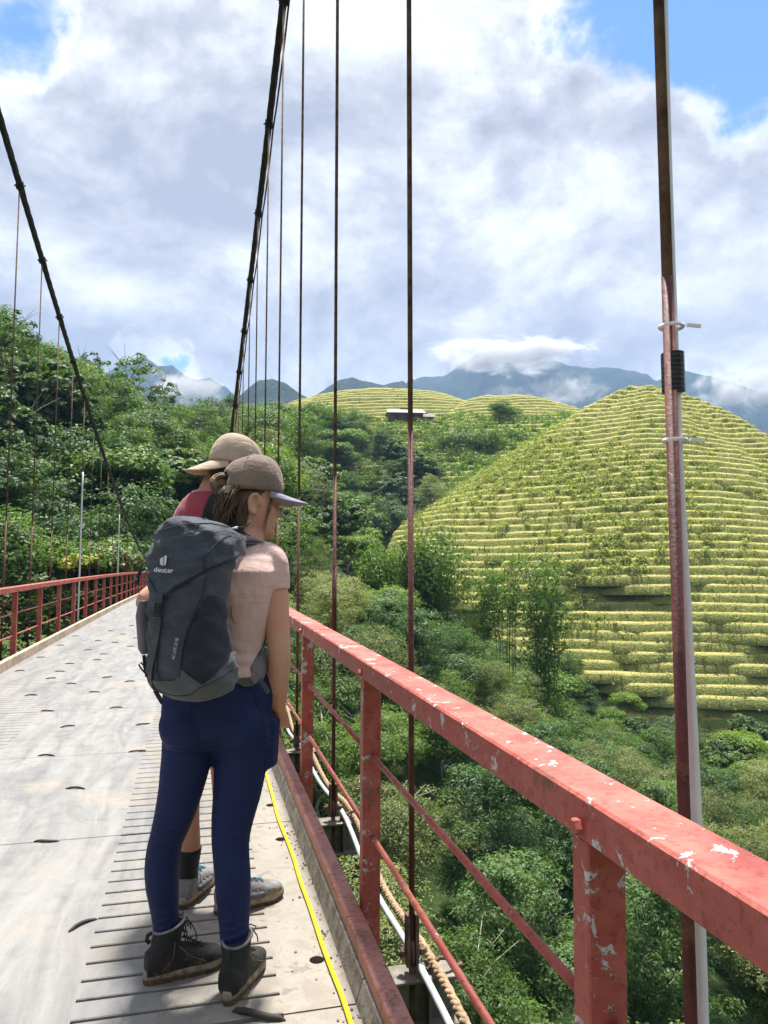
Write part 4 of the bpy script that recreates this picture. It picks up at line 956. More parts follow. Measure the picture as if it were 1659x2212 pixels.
def head_mb(M, s=1.0):
    zs = np.concatenate([np.linspace(-0.122, -0.10, 5), np.linspace(-0.096, 0.03, 34), np.linspace(0.035, 0.118, 16)])
    fz = [-.122, -.115, -.105, -.095, -.085, -.075, -.068, -.06, -.045, -.02, .0, .02, .035, .06, .08, .1, .112, .118]
    fx = [.040, .074, .087, .088, .080, .085, .081, .086, .079, .083, .079, .089, .092, .089, .078, .054, .028, .004]
    bz = [-.122, -.10, -.07, -.04, 0, .04, .07, .09, .105, .118]; bx = [.035, .055, .075, .092, .101, .099, .086, .068, .043, .004]
    wz = [-.122, -.115, -.10, -.08, -.055, -.03, 0, .04, .07, .09, .105, .118]; wx = [.012, .027, .043, .055, .064, .070, .074, .073, .064, .05, .032, .003]
    n = 44; rings = []
    for z in zs:
        f, b, w = np.interp(z, fz, fx), np.interp(z, bz, bx), np.interp(z, wz, wx); ring = []
        for k in range(n):
            t = 2 * math.pi * k / n; c, sn = math.cos(t), math.sin(t)
            x = (f if c > 0 else b) * math.copysign(abs(c) ** 0.86, c); y = w * math.copysign(abs(sn) ** 0.92, sn)
            if c > 0:
                nose = np.interp(z, [-.05, -.043, -.034, -.02, .0, .015], [0, .020, .030, .021, .009, 0]); x += nose * math.exp(-(y / (.011 if z < -.02 else .008)) ** 2)
                eye = -0.010 * math.exp(-((z - .004) / .010) ** 2 - ((abs(y) - .031) / .013) ** 2); cheek = 0.005 * math.exp(-((z + .035) / .02) ** 2 - ((abs(y) - .042) / .018) ** 2)
                x += eye + cheek + 0.004 * math.exp(-((z + .059) / .005) ** 2 - (y / .02) ** 2) + 0.004 * math.exp(-((z + .073) / .005) ** 2 - (y / .017) ** 2) - 0.004 * math.exp(-((z + .066) / .003) ** 2 - (y / .022) ** 2)
            ring.append(M @ Vector((x * s, y * s, z * s)))
        rings.append(ring)
    mb = MB().loft(rings)
    for sd in (-1, 1):                     # ears: rim, lobe, hollow
        rim = [(-0.004 - .018 * math.cos(a) * (1 if a < 3.3 else .8) - .006, sd * (.074 + .012 * max(0, math.cos(a * .5 - .6))), -0.012 + .031 * math.sin(a)) for a in np.linspace(-2.0, 3.2, 16)]
        mb.tube([M @ (Vector(p) * s) for p in rim], [.0065 * s] * 16, 7)
        mb.add([M @ (Vector((-0.006 + .017 * math.cos(a) * r, sd * (.076 + (.006 if r == 1 else 0)), -0.012 + .029 * math.sin(a) * r)) * s) for r in (1, .01) for a in np.linspace(0, 6.28, 12, endpoint=False)], [(k, (k + 1) % 12, 12 + (k + 1) % 12, 12 + k) for k in range(12)])
    return mb
def head_frame(px, py, Y, psi, pitch, roll=0.0):
    c = Vector(onY(px, py, Y)); f = Vector((math.sin(psi), math.cos(psi), 0)); l = Vector((-math.cos(psi), math.sin(psi), 0)); u = Vector((0, 0, 1))
    B = Matrix((f, l, u)).transposed().to_4x4()
    return Matrix.Translation(c) @ B @ Matrix.Rotation(pitch, 4, 'Y') @ Matrix.Rotation(roll, 4, 'X')
def hand_mb(wrist, dirv, palmn, s=1.0, curl=0.5, flip=1):
    """palm, four unequal bent fingers and a thumb leaving the side of the palm"""
    w = Vector(wrist); d = Vector(dirv).normalized(); nrm = Vector(palmn); nrm = (nrm - d * nrm.dot(d)).normalized(); sd = d.cross(nrm) * flip
    out = []
    pal = MB(); rings = []
    for t, a, b in ((-.01, .024, .019), (.02, .032, .017), (.05, .040, .015), (.08, .041, .013), (.092, .037, .011)):
        c = w + d * t * s; rings.append([c + sd * (a * math.cos(q)) * s + nrm * (b * math.sin(q)) * s for q in np.linspace(0, 2 * math.pi, 16, endpoint=False)])
    out.append(pal.loft(rings))
    for i, (o, L) in enumerate(((-.030, .066), (-.010, .075), (.010, .071), (.029, .056))):
        p = w + d * .085 * s + sd * o * s; pts = [(p, .0088 * s)]; a = curl * .4
        for j, q in enumerate((.45, .3, .25)):
            a += curl * .55; v = d * math.cos(a) + nrm * math.sin(a); p = p + v * L * q * s; pts.append((p, (.0085 - .0008 * j) * s))
        out.append(limb(pts, 10))
    p = w + d * .025 * s - sd * .030 * s; v = (d * .75 - sd * .62 + nrm * .25).normalized(); p2 = p + v * .035 * s; p3 = p2 + (d * .9 - sd * .25 + nrm * .3).normalized() * .03 * s
    out.append(limb([(p, .012 * s), (p2, .0105 * s), (p3, .0085 * s)], 10)); return out
def C2(x, y): return ((450 + .625 * x) / 1.82278, (2650 + .625 * y) / 1.82278)

# ------------------------------------------------------------------ the woman in front
PSI = R(30)
def leg_rings(tab, Ys, asp, psi, grow=0.0):
    rings = []
    for (y, xa, xb), Y in zip(tab, Ys):
        (ax, ay), (bx, by) = C2(xa, y), C2(xb, y); c = onY((ax + bx) / 2, ay, Y); w = abs(onY(bx, ay, Y)[0] - onY(ax, ay, Y)[0]) / 2 + grow
        rings.append(ering(c, w, w * asp, 0, 24))
    return rings
LL = [(330, 300, 630), (420, 300, 632), (520, 296, 628), (600, 287, 606), (700, 279, 578), (800, 265, 546), (900, 248, 512), (1000, 226, 470), (1080, 206, 432), (1160, 193, 418), (1250, 188, 412), (1350, 196, 409), (1450, 216, 409), (1550, 236, 409), (1640, 250, 408), (1740, 256, 400)]
RL = [(330, 600, 990), (420, 622, 992), (520, 628, 978), (600, 626, 962), (700, 624, 942), (800, 618, 918), (900, 611, 888), (1000, 610, 862), (1080, 613, 851), (1160, 620, 852), (1250, 627, 861), (1350, 634, 862), (1450, 645, 858), (1550, 655, 853), (1650, 664, 848), (1740, 672, 838), (1830, 680, 826)]
lY = np.interp(np.arange(len(LL)), [0, 7, len(LL) - 1], [2.57, 2.60, 2.635]); rY = np.interp(np.arange(len(RL)), [0, 8, len(RL) - 1], [2.56, 2.53, 2.505])
hipT = [(0, 330, 985), (60, 318, 1000), (140, 305, 1008), (220, 299, 1004), (300, 298, 1000), (370, 330, 960), (430, 400, 880), (480, 480, 780)]
def body_rings(grow):
    rings = []
    for y, xa, xb in reversed(hipT): rings += leg_rings([(y, xa, xb)], [2.565], 0.66, 0, grow)
    return rings
torso = [((472, 1455), .150, .118, 2.565), ((478, 1400), .138, .104, 2.56), ((482, 1340), .146, .108, 2.55), ((486, 1280), .160, .116, 2.54), ((492, 1235), .166, .112, 2.545), ((500, 1206), .150, .092, 2.56), ((514, 1187), .108, .074, 2.575), ((530, 1170), .066, .058, 2.585)]
def butt(grow):
    out = []
    for x, y, Y, r in ((455, 330, 2.535, .088), (800, 345, 2.52, .092)):
        c = Vector(onY(*C2(x, y), Y)); mb = MB(); mb.lathe([((r + grow) * math.sin(t), -(r + grow) * 1.02 * math.cos(t)) for t in np.linspace(.05, 3.09, 14)], 24, c=tuple(c)); out.append(mb)
    return out
def torso_rings(g): return [ering(onY(*p, Y), a + g, b + g, PSI, 24, 2.3) for p, a, b, Y in torso]
woman = empty('person', (0.06, 2.56, zd(2.56))); WINV = Matrix.Translation((-0.06, -2.56, -zd(2.56)))
tag(woman, 'woman in pink tee and navy leggings with brown cap, seen from behind, wearing a backpack', 'person')
def wear(name, me, par=None, root=None, inv=None):
    o = link(name, me, par or root or woman); 
    o.matrix_parent_inverse = (inv if inv is not None else WINV); return o
def sub(name, me, part): o = link(name, me, part); return o
HF = head_frame(543, 1085, 2.61, R(79), R(4)) @ Matrix.Scale(1.06, 4)
sh_r = Vector(onY(588, 1204, 2.52)); el_r = Vector(onY(603, 1402, 2.50)); wr_r = Vector(onY(602, 1528, 2.585))
sh_l = Vector(onY(418, 1212, 2.66)); el_l = Vector(onY(318, 1300, 2.62)); wr_l = Vector(onY(400, 1318, 2.86))
def arm_pts(s, e, w, g=0.0, k=1.0):
    m = s.lerp(e, .35); q = e.lerp(w, .35)
    return smooth_path([(s, .047 * k + g), (m, .0455 * k + g), (s.lerp(e, .75), .041 * k + g), (e, .0385 * k + g), (q, .0375 * k + g), (e.lerp(w, .75), .030 * k + g), (w, .024 * k + g)], 4)
neck = limb(smooth_path([(onY(527, 1190, 2.58), .058), (onY(538, 1155, 2.60), .052), (onY(540, 1115, 2.61), .054)], 4), 20)
parts = [MB().loft(torso_rings(-.004)), MB().loft(body_rings(-.006)), *butt(-.006), MB().loft(leg_rings(LL, lY, 1.05, 0, -.005)), MB().loft(leg_rings(RL, rY, 1.05, 0, -.005)), neck, head_mb(HF),
         limb(arm_pts(sh_r, el_r, wr_r), 18), limb(arm_pts(sh_l, el_l, wr_l), 18)]
parts += hand_mb(wr_r, Vector(onY(603, 1592, 2.66)) - wr_r, (0.2, 1, 0.3), 0.92, 0.5) + hand_mb(wr_l, (0.6, 0.7, 0.1), (0, 0, -1), 0.92, 0.5, -1)
wear('body', remesh('body', parts, 0.0052, 'skin', 2))
# leggings with the squared-off thigh pocket
q0, q1 = Vector(onY(*C2(985, 280), 2.575)), Vector(onY(*C2(965, 590), 2.555))
pk = MB(); ax = (q1 - q0).normalized(); fr = Vector((0.35, 0.94, 0)); fr = (fr - ax * fr.dot(ax)).normalized(); nn = ax.cross(fr)
Mx = Matrix((fr, nn, ax)).transposed().to_4x4(); pk.cbox(-.045, .045, -.027, .027, -.004, (q1 - q0).length + .004, .012, M=Matrix.Translation(q0) @ Mx)
def leg_post(co):
    n = fbm2(co[:, 0] * 3 + co[:, 1] * 2, co[:, 2], 16, 3, 2) * 0.0011
    kn = np.exp(-((co[:, 2] - 0.54) / 0.06) ** 2) * np.sin(co[:, 2] * 260 + co[:, 0] * 50) * 0.0028 + np.exp(-((co[:, 2] - 0.80) / 0.035) ** 2) * np.sin(co[:, 2] * 300 + co[:, 0] * 30) * 0.0026 + np.exp(-((co[:, 2] - 0.24) / 0.05) ** 2) * np.sin(co[:, 2] * 240 - co[:, 0] * 60) * 0.0028; v = co.copy(); v[:, 1] -= n + kn; v[:, 0] += n * .5; return v
leg = wear('leggings', remesh('leggings', [MB().loft(body_rings(0)), *butt(0), MB().loft(leg_rings(LL, lY, 1.05, 0)), MB().loft(leg_rings(RL, rY, 1.05, 0)), pk], 0.006, 'navy_leggings', 9, post=leg_post))
def on_mesh(me, pts, off=0.0):
    bv = BVHTree.FromPolygons([v.co[:] for v in me.vertices], [tuple(p.vertices) for p in me.polygons]); out = []
    for x, y in pts:
        h = bv.ray_cast(Vector(CO), Vector(ray(x, y)))
        if h[0] is not None: out.append(h[0] + h[1] * off)
    return out
def line_on(part, name, mat, pts, r, off=.0002):
    D = []
    for (x0, y0), (x1, y1) in zip(pts[:-1], pts[1:]):
        for q in range(5): D.append((x0 + (x1 - x0) * q / 5, y0 + (y1 - y0) * q / 5))
    P = on_mesh(part.data, D + [pts[-1]], off)
    if len(P) > 2: sub(name, MB().tube(P, r, 5).mesh(name, mat, True), part)
line_on(leg, 'seam', 'navy_leggings', [C2(x, y) for x, y in ((494, 120), (487, 200), (480, 280), (478, 340), (492, 385), (530, 425), (585, 455))], .0016)
line_on(leg, 'seam', 'navy_leggings', [C2(x, y) for x, y in ((870, 90), (890, 170), (925, 260), (945, 330), (950, 480), (948, 600), (935, 690))], .0016)
line_on(leg, 'seam', 'navy_leggings', [C2(x, y) for x, y in ((985, 150), (975, 220), (935, 275))], .0016)
# tee with short sleeves
sl_r = [(sh_r + Vector((-.045, .0, .018)), .040), (sh_r + Vector((-.006, 0, -.006)), .054), (sh_r.lerp(el_r, .18), .054), (sh_r.lerp(el_r, .36), .0525)]
sl_l = [(sh_l, .058), (sh_l.lerp(el_l, .3), .056), (sh_l.lerp(el_l, .55), .053)]
def flat_limb(pts):
    mb = MB(); mb.tube([p for p, r in pts], [r for p, r in pts], 20); return mb
def tee_post(co):
    v = co.copy(); z = v[:, 2]
    crease = np.exp(-((z - 1.08) / .05) ** 2) * np.sin(z * 150 + v[:, 0] * 14) * .0035 + fbm2(v[:, 0] * 2 + z * .8, z, 11, 4, 4) * .006; v[:, 1] -= crease; return v
tee = wear('tee_shirt', remesh('tee_shirt', [MB().loft(torso_rings(.007)[:-1] + [ering(onY(527, 1176, 2.583), .074, .066, PSI, 24)]), flat_limb(smooth_path(sl_r, 4)), flat_limb(smooth_path(sl_l, 4))], 0.006, 'pink_tee', 4, post=tee_post))
line_on(tee, 'armhole_seam', 'pink_tee', [(577, 1182), (568, 1200), (562, 1225), (562, 1250), (568, 1272)], .0015)
line_on(tee, 'sleeve_hem', 'pink_tee', [(576, 1268), (590, 1264), (605, 1258), (618, 1252)], .0016)
# eye brows, eye and mouth line: thin strips on the skin
def face_strip(name, mat, pts, r, flat=0.5):
    me = MB().tube([HF @ Vector(p) for p in pts], r, 6, flat=flat).mesh(name, mat, True); wear(name, me)
face_strip('eyebrow', 'hair_brown', [(.090 - .35 * abs(y + .018) ** 1.25, y, .0215 + .003 * math.sin((y + .05) * 60)) for y in np.linspace(-.05, -.016, 7)], .0028)
face_strip('eyelid', 'hair_brown', [(.0735 - .018 * ((y + .031) / .014) ** 2, y, .0035 + .0035 * (1 - ((y + .031) / .014) ** 2)) for y in np.linspace(-.045, -.018, 7)], .002)
simple('lip', (0.45, 0.16, 0.14), 0.5)
face_strip('lips', 'lip', [(.0885 - .3 * abs(y) ** 1.2, y, -.0665 + .05 * abs(y)) for y in np.linspace(-.024, .024, 9)], .0032)
# hair under the cap: a shell over the back of the head down to the nape, a bun and loose strands
def hair_shell():
    mb = MB(); rings = []
    for z, f0 in ((.05, .030), (.03, .020), (.01, .004), (-.01, -.014), (-.03, -.020), (-.055, -.022), (-.08, -.026), (-.105, -.034), (-.125, -.044)):
        b = np.interp(z, [-.125, -.10, -.07, -.03, 0, .05], [.072, .082, .092, .104, .111, .106]); w = np.interp(z, [-.125, -.1, -.06, 0, .05], [.040, .052, .064, .079, .079]); ring = []
        for k in range(25):
            a = math.pi * (0.5 - k / 24.0); y = w * math.sin(a); x = -b * math.cos(a) ** .9 + f0 * (1 - math.cos(a)) if abs(a) < 1.57 else f0
            ring.append(HF @ Vector((x, y * (1 + .03 * math.sin(k * 2.1 + z * 80)), z)))
        inn = [HF @ (HF.inverted() @ p * 0.9) for p in ring[::-1]]
        rings.append(ring + inn)
    return mb.loft(rings)
g = random.Random(5); st = MB(); sun_st = MB()
for i in range(230):
    y = g.uniform(-.078, .06); z0 = g.uniform(-.01, .045); x0 = -math.sqrt(max(0, 1 - (y / .082) ** 2)) * .105 + (.02 if y < -.06 else 0) + g.uniform(-.004, .006)
    if y < -.06: x0 = g.uniform(-.085, -.035)
    zz = z0 - g.uniform(.06, .125); xe = -.092 + g.uniform(-.025, .045); ye = y * .55 - g.uniform(0, .02)
    mid = (x0 * .55 + xe * .45 - .006, (y * 1.06 + ye) / 2 - (.01 if y < 0 else -.005), (z0 + zz) / 2)
    pts = [(x0, y * 1.03, z0), mid, (xe, ye, zz)]
    st.tube([HF @ Vector(p) for p in pts], [.0018, .0019, .0009], 4)
for i in range(52):       # wisps in front of the ear and at the nape
    if i < 7: p = [(.052 + g.uniform(-.006, .012), -.070 + g.uniform(-.004, .004), .03), (.040 + g.uniform(-.006, .012), -.074, -.01), (.030 + g.uniform(-.008, .010), -.070 + g.uniform(-.01, .01), -.05 - g.uniform(0, .06))]
    else: p = [(-.05 + g.uniform(-.04, .02), -.05 + g.uniform(-.01, .03), -.085), (-.04 + g.uniform(-.05, .03), -.058 + g.uniform(-.02, .03), -.115), (-.03 + g.uniform(-.05, .05), -.06 + g.uniform(-.02, .02), -.135 - g.uniform(0, .03))]
    st.tube([HF @ Vector(q) for q in p], [.0011, .0011, .0005], 4)
hair = wear('hair', remesh('hair', [hair_shell()], .0045, 'hair_brown', 2))
sub('hair_strands', st.mesh('hair_strands', 'hair_brown', True), hair)
bun = MB()
bc = HF.inverted() @ Vector(onY(482, 1046, 2.60))
for i in range(120):
    a, b = g.uniform(0, 6.28), g.uniform(-.9, .9); r = g.uniform(.026, .037); pts = []
    for k in range(7):
        t = a + k * .35; pts.append(bc + Vector((r * math.cos(t) * math.cos(b) - .006, r * math.sin(b) + .003 * math.sin(t * 3), r * math.sin(t) * math.cos(b))) )
    bun.tube([HF @ p for p in pts], [.0034] * 6 + [.001], 4)
bun.lathe([(.001, -.024), (.022, -.02), (.031, 0), (.022, .02), (.001, .024)], 12, M=HF @ Matrix.Translation(bc - Vector((.006, 0, 0))))
sub('bun', bun.mesh('bun', 'hair_sunlit', True), hair)
tail = MB(); tc = HF.inverted() @ Vector(onY(484, 1080, 2.60))
for i in range(60):
    a = g.uniform(-.5, .5); p0 = tc + Vector((.012, g.uniform(-.012, .012), .018)); p1 = tc + Vector((-.010 + g.uniform(-.006, .006), g.uniform(-.015, .015), -.002)); p2 = tc + Vector((-.022 + g.uniform(-.014, .018), g.uniform(-.02, .02), -.028 - g.uniform(-.01, .018)))
    tail.tube([HF @ p0, HF @ p1, HF @ p2], [.0022, .0020, .0006], 4)
sub('hair_ends', tail.mesh('hair_ends', 'hair_sunlit', True), hair)

def cap(HM, root, inv, mat, brim_mat, back, name='cap', strap=True, btn='lavender_cotton', droop=0.0, blen=.075, opening=True, lift=0.0):
    """six-panel baseball cap in the head frame; back=True turns the brim to the nape"""
    M = HM @ Matrix.Translation((0, 0, lift)) @ (Matrix.Rotation(math.pi, 4, 'Z') if back else Matrix.Identity(4))
    n = 48; rings = []; A, B = (.106, .088)
    for j in range(15):
        t = j / 14 * math.pi / 2; ring = []
        for k in range(n):
            a = 2 * math.pi * k / n; seam = 1 - .012 * max(0, 1 - abs(((a / (math.pi / 3)) % 1) - 0.0) * 14) - .012 * max(0, 1 - abs(((a / (math.pi / 3)) % 1) - 1.0) * 14)
            rr = math.cos(t) ** .62; z0 = .030 + .004 * math.cos(a) - .010 * (math.cos(a) < 0) * math.cos(a) ** 2
            wob = 1 + .014 * math.sin(5 * a + 3 * t) * math.sin(2 * t) + .008 * math.sin(9 * a + 7 * t)
            ring.append(M @ Vector((A * rr * math.cos(a) * seam * wob - .004, B * rr * math.sin(a) * seam * wob, z0 + .118 * math.sin(t) * 1.03)))
        rings.append(ring)
    inner = [[M @ ((M.inverted() @ p) * .965) for p in r] for r in rings]
    mb = MB(); nb = len(rings); vs = [p for r in rings for p in r]; fs = []
    for i in range(nb - 1):
        for k in range(n):
            k2 = (k + 1) % n; a = 2 * math.pi * (k + .5) / n
            hole = opening and abs(a - math.pi) < .52 and i < 5 - 9 * abs(a - math.pi) ** 2 and i > 0
            if not hole: fs.append((i * n + k, i * n + k2, (i + 1) * n + k2, (i + 1) * n + k))
    mb.add(vs, fs)
    me = mb.mesh(name, mat, True); o = wear(name, me, root=root, inv=inv)
    sol = o.modifiers.new('thickness', 'SOLIDIFY'); sol.thickness = .003; sol.offset = 0
    for k6 in range(6):
        a = k6 * math.pi / 3; P = []
        for j in range(1, 15):
            t = j / 14 * math.pi / 2; rr = math.cos(t) ** .62; z0 = .030 + .004 * math.cos(a); P.append(M @ Vector((A * rr * math.cos(a) * .995 - .004, B * rr * math.sin(a) * .995, z0 + .118 * math.sin(t) * 1.03)))
        if not (opening and k6 == 3): sub('seam', MB().tube(P, .0016, 5).mesh('seam', mat, True), o)
    # brim: curved sheet with thickness
    top, bot = [], []; m = 22
    for j in range(8):
        f = j / 7; rt, rb = [], []
        for k in range(m + 1):
            a = (k / m - .5) * 2.35; inr = Vector((A * math.cos(a) - .004, B * math.sin(a), .030))
            ext = blen * max(0.0, 1 - abs(2 * k / m - 1) ** 3.2) ** .75; p = inr + Vector((ext * f, .004 * f * math.sin(a), 0))
            p.z += -.22 * ext * f * (1 + droop) - 2.0 * p.y ** 2 * f - .003 * f; rt.append(M @ p); rb.append(M @ (p - Vector((0, 0, .0045))))
        top.append(rt); bot.append(rb)
    bm_ = MB(); W_ = m + 1; vs = [p for r in top for p in r] + [p for r in bot for p in r]; off = 8 * W_; fs = []
    for j in range(7):
        for k in range(m): a = j * W_ + k; fs += [(a, a + 1, a + W_ + 1, a + W_), (off + a, off + a + W_, off + a + W_ + 1, off + a + 1)]
    for k in range(m): a = 7 * W_ + k; fs.append((a, a + 1, off + a + 1, off + a))
    for j in range(7):
        for e in (0, m): a = j * W_ + e; fs.append((a, a + W_, off + a + W_, off + a))
    sub('brim', bm_.add(vs, fs).mesh('brim', brim_mat, True), o)
    sub('button', MB().lathe([(.008, -.003), (.0095, 0), (.008, .004), (.003, .006)], 12, M=M @ Matrix.Translation((-.004, 0, .152))).mesh('button', btn, True), o)
    if strap:
        band = [M @ Vector((A * 1.02 * math.cos(a) - .004, B * 1.02 * math.sin(a), .022 + .004 * math.cos(a))) for a in np.linspace(math.pi - .75, math.pi + .75, 20)]
        sub('strap', MB().tube(band, .0095, 6, flat=.25, up=(1, 0, 0)).mesh('strap', mat, True), o)
        a = math.pi + (.62 if not back else .6); c = Vector((A * 1.03 * math.cos(a) - .004, B * 1.03 * math.sin(a), .022))
        sub('clasp', MB().cbox(-.011, .011, -.003, .003, -.012, .012, .002, M=M @ Matrix.Translation(c) @ Matrix.Rotation(a + math.pi / 2, 4, 'Z')).mesh('clasp', 'brass'), o)
        for a, z in ((-2.1, .088), (-1.05, .093), (2.1, .088)):
            r = .078; c = Vector((A * .83 * math.cos(a) - .004, B * .83 * math.sin(a), z)); 
            sub('eyelet', MB().lathe([(.0045, -.004), (.0045, .003)], 8, M=M @ Matrix.Translation(c) @ Vector((c.x, c.y, .05)).to_track_quat('Z', 'Y').to_matrix().to_4x4()).mesh('eyelet', 'lavender_cotton'), o)
    return o
cap(HF, woman, WINV, 'taupe_cotton', 'lavender_cotton', False, droop=-.25, blen=.090, lift=.004)

# ------------------------------------------------------------------ footwear
def foot_outline(L, w, n=40):
    out = []
    for k in range(n):
        t = 2 * math.pi * k / n; x = -math.cos(t); hw = np.interp(x, [-1, -.8, -.3, .2, .6, .9, 1], [.0, .66, .70, .90, .98, .60, 0]) if abs(x) < 1 else 0
        hw = math.sqrt(max(0, 1 - abs(x) ** 5)) * np.interp(x, [-1, -.4, .1, .55, 1], [.74, .70, .86, 1.0, .82]); out.append(((x + 1) / 2 * L, math.copysign(hw * w, math.sin(t)) if abs(math.sin(t)) > 1e-6 else 0, 0))
    return out
def footwear(name, label_root, inv, heel, psi, L, high, mats, zb, tilt=0.0, laces='lace_black'):
    d = Vector((math.sin(psi), math.cos(psi), 0)); l = Vector((-d.y, d.x, 0)); M = Matrix.Translation(Vector(heel)) @ Matrix((d, l, Vector((0, 0, 1)))).transposed().to_4x4()
    w = .049 if L > .28 else .045
    up = MB(); rings = []
    for x, hw, h in ((.010, .030, .075), (.03, .038, .085), (.06, .040, .085), (.10, .039, .085), (.13, .040, .080), (.16, .042, .070), (.19, .044, .060), (.22, .043, .052), (.25, .036, .044), (.272, .022, .034)):
        x *= L / .285; ring = []
        for k in range(20):
            a = 2 * math.pi * k / 20; ring.append(Vector((x, hw * 1.04 * math.copysign(abs(math.cos(a)) ** .75, math.cos(a)), .022 + h / 2 + h / 2 * math.copysign(abs(math.sin(a)) ** .8, math.sin(a)))))
        rings.append(ring)
    up.loft(rings); sh = MB(); rr = []
    for z, cx, a, b in (((.05, .064, .056, .042), (.09, .068, .052, .043), (.12, .072, .050, .043), (.150, .077, .049, .045), (.166, .080, .049, .0455)) if high else ((.05, .062, .056, .040), (.085, .062, .054, .040), (.105, .060, .050, .039))):
        rr.append([Vector((cx + a * math.cos(q), b * math.sin(q), z + (.014 * math.cos(q) if z > .1 else 0))) for q in np.linspace(0, 2 * math.pi, 20, endpoint=False)])
    sh.loft(rr); me = remesh(name, [up, sh], .005, mats[0], 2)
    o = wear(name, me, root=label_root, inv=inv); o.matrix_parent_inverse = inv @ M
    # sole with rounded heel and lugs
    ol = foot_outline(L, w); so_ = MB(); rings = []
    for z, g_ in ((.013, .97), (.022, 1.0), (.034, .97), (.040, .90)):
        rings.append([Vector((L / 2 + (x - L / 2) * (1 + (g_ - 1) * .4), y * g_, z + (.012 * max(0, (x / L - .75) / .25) ** 2 if z < .02 else 0.0))) for x, y, _ in ol])
    so_.loft(rings)
    tr = MB(); rings = []
    for z, g_ in ((.0, .93), (.004, .97), (.014, .985)):
        rings.append([Vector((L / 2 + (x - L / 2) * (1 + (g_ - 1) * .4), y * g_ * (1.012 if i % 2 else .96), z * (1.0 if i % 2 or z > .01 else 1.6) + (.010 * max(0, (x / L - .75) / .25) ** 2 if z < .01 else 0.0))) for i, (x, y, _) in enumerate(ol)])
    sub('tread', tr.loft(rings).mesh('tread', 'mud'), o)
    sub('sole', so_.mesh('sole', mats[1], True), o)
    lc = MB(); zt = .165 if high else .10
    for k in range(7 if high else 5):
        f = k / (6 if high else 4); x = L * (.66 - .30 * f) if not high else L * np.interp(f, [0, .5, 1], [.68, .50, .46]); z = np.interp(f, [0, .5, 1], [.083, .113, zt + .006]) if high else np.interp(f, [0, 1], [.084, .112]); hw = .020
        lc.tube([(x, -hw, z - .006), (x + .004, -hw * .4, z + .003), (x - .004, hw * .4, z + .004), (x - .006, hw, z - .004)], .0028, 5)
        lc.tube([(x, hw, z - .006), (x + .004, hw * .4, z + .004), (x - .005, -hw * .5, z + .004), (x - .008, -hw, z - .002)], .0026, 5)
    x, z = (L * .46, zt + .010) if high else (L * .34, .118)
    for s in (-1, 1): lc.tube([(x, 0, z), (x + .006, s * .022, z + .012), (x + .012, s * .040, z + .004), (x + .010, s * .030, z - .012), (x + .002, s * .006, z)], .0024, 5); lc.tube([(x, 0, z), (x + .020, s * .022, z - .006), (x + .034, s * .034, z - .035), (x + .038, s * .036, z - .055)], .0022, 5)
    sub('lace', lc.mesh('lace', laces, True), o)
    if high:
        cr = [(.080 + .0495 * math.cos(q), .0455 * math.sin(q), .170 + .014 * math.cos(q)) for q in np.linspace(0, 2 * math.pi, 22)]
        sub('collar', MB().tube(cr, .0045, 7, False).mesh('collar', 'shoe_grey', True), o)
        sub('pull_loop', MB().tube([(.026, 0, .155), (.013, 0, .150), (.010, 0, .135), (.020, 0, .125)], .004, 6, flat=1.8).mesh('pull_loop', 'lace_black', True), o)
        for s in (-1, 1):
            pn = MB().tube([(.20 * L / .285, s * .047, .045), (.14, s * .0435, .074), (.105, s * .0452, .112)], .0016, 5).tube([(.05, s * .044, .045), (.085, s * .0445, .08), (.09, s * .0465, .13)], .0016, 5)
            sub('seam', pn.mesh('seam', 'stitch', True), o)
    else:
        for s in (-1, 1):
            for k in range(4): sub('overlay', MB().tube([(L * (.30 + .11 * k), s * .046, .035), (L * (.335 + .105 * k), s * .0445, .062), (L * (.36 + .09 * k), s * .030, .086 - .006 * k)], .006, 6, flat=.5).mesh('overlay', mats[0], True), o)
            sub('side_panel', MB().tube([(L * .25, s * .0405, .052), (L * .45, s * .0425, .052), (L * .66, s * .0425, .048)], [.012, .014, .010], 6, flat=1.0).mesh('side_panel', 'shoe_panel', True), o)
    return o
z_ = zd(2.55)
footwear('boot', woman, WINV, (-.142, 2.603, z_), R(74), .275, True, ('boot_black', 'boot_sole'), z_)
footwear('boot', woman, WINV, (.112, 2.418, z_ - .002), R(27), .275, True, ('boot_black', 'boot_sole'), z_)

# ------------------------------------------------------------------ the man behind her
man = empty('person', (0.10, 3.14, zd(3.14))); MINV = Matrix.Translation((-0.10, -3.14, -zd(3.14)))
tag(man, 'man in maroon tee and backward beige cap, mostly hidden behind the woman', 'person')
MF = head_frame(507, 1012, 3.12, R(84), R(8))
mt = [((462, 1480), .165, .125), ((460, 1400), .165, .12), ((456, 1300), .185, .125), ((452, 1200), .195, .125), ((450, 1140), .185, .115), ((450, 1105), .155, .10), ((452, 1080), .118, .085), ((456, 1060), .085, .072)]
def mrings(g): return [ering(onY(*p, 3.16), a + g, b + g, R(52), 24, 2.3) for p, a, b in mt]
mneck = limb(smooth_path([(onY(457, 1085, 3.15), .068), (onY(468, 1050, 3.14), .062), (onY(495, 1018, 3.12), .060)], 4), 20)
msl, msr = Vector(onY(412, 1146, 3.24)), Vector(onY(505, 1146, 3.02))
mel, mer = Vector(onY(385, 1260, 3.30)), Vector(onY(535, 1270, 3.12)); mwl, mwr = Vector(onY(440, 1330, 3.45)), Vector(onY(575, 1330, 3.35))
gl = zd(3.15)
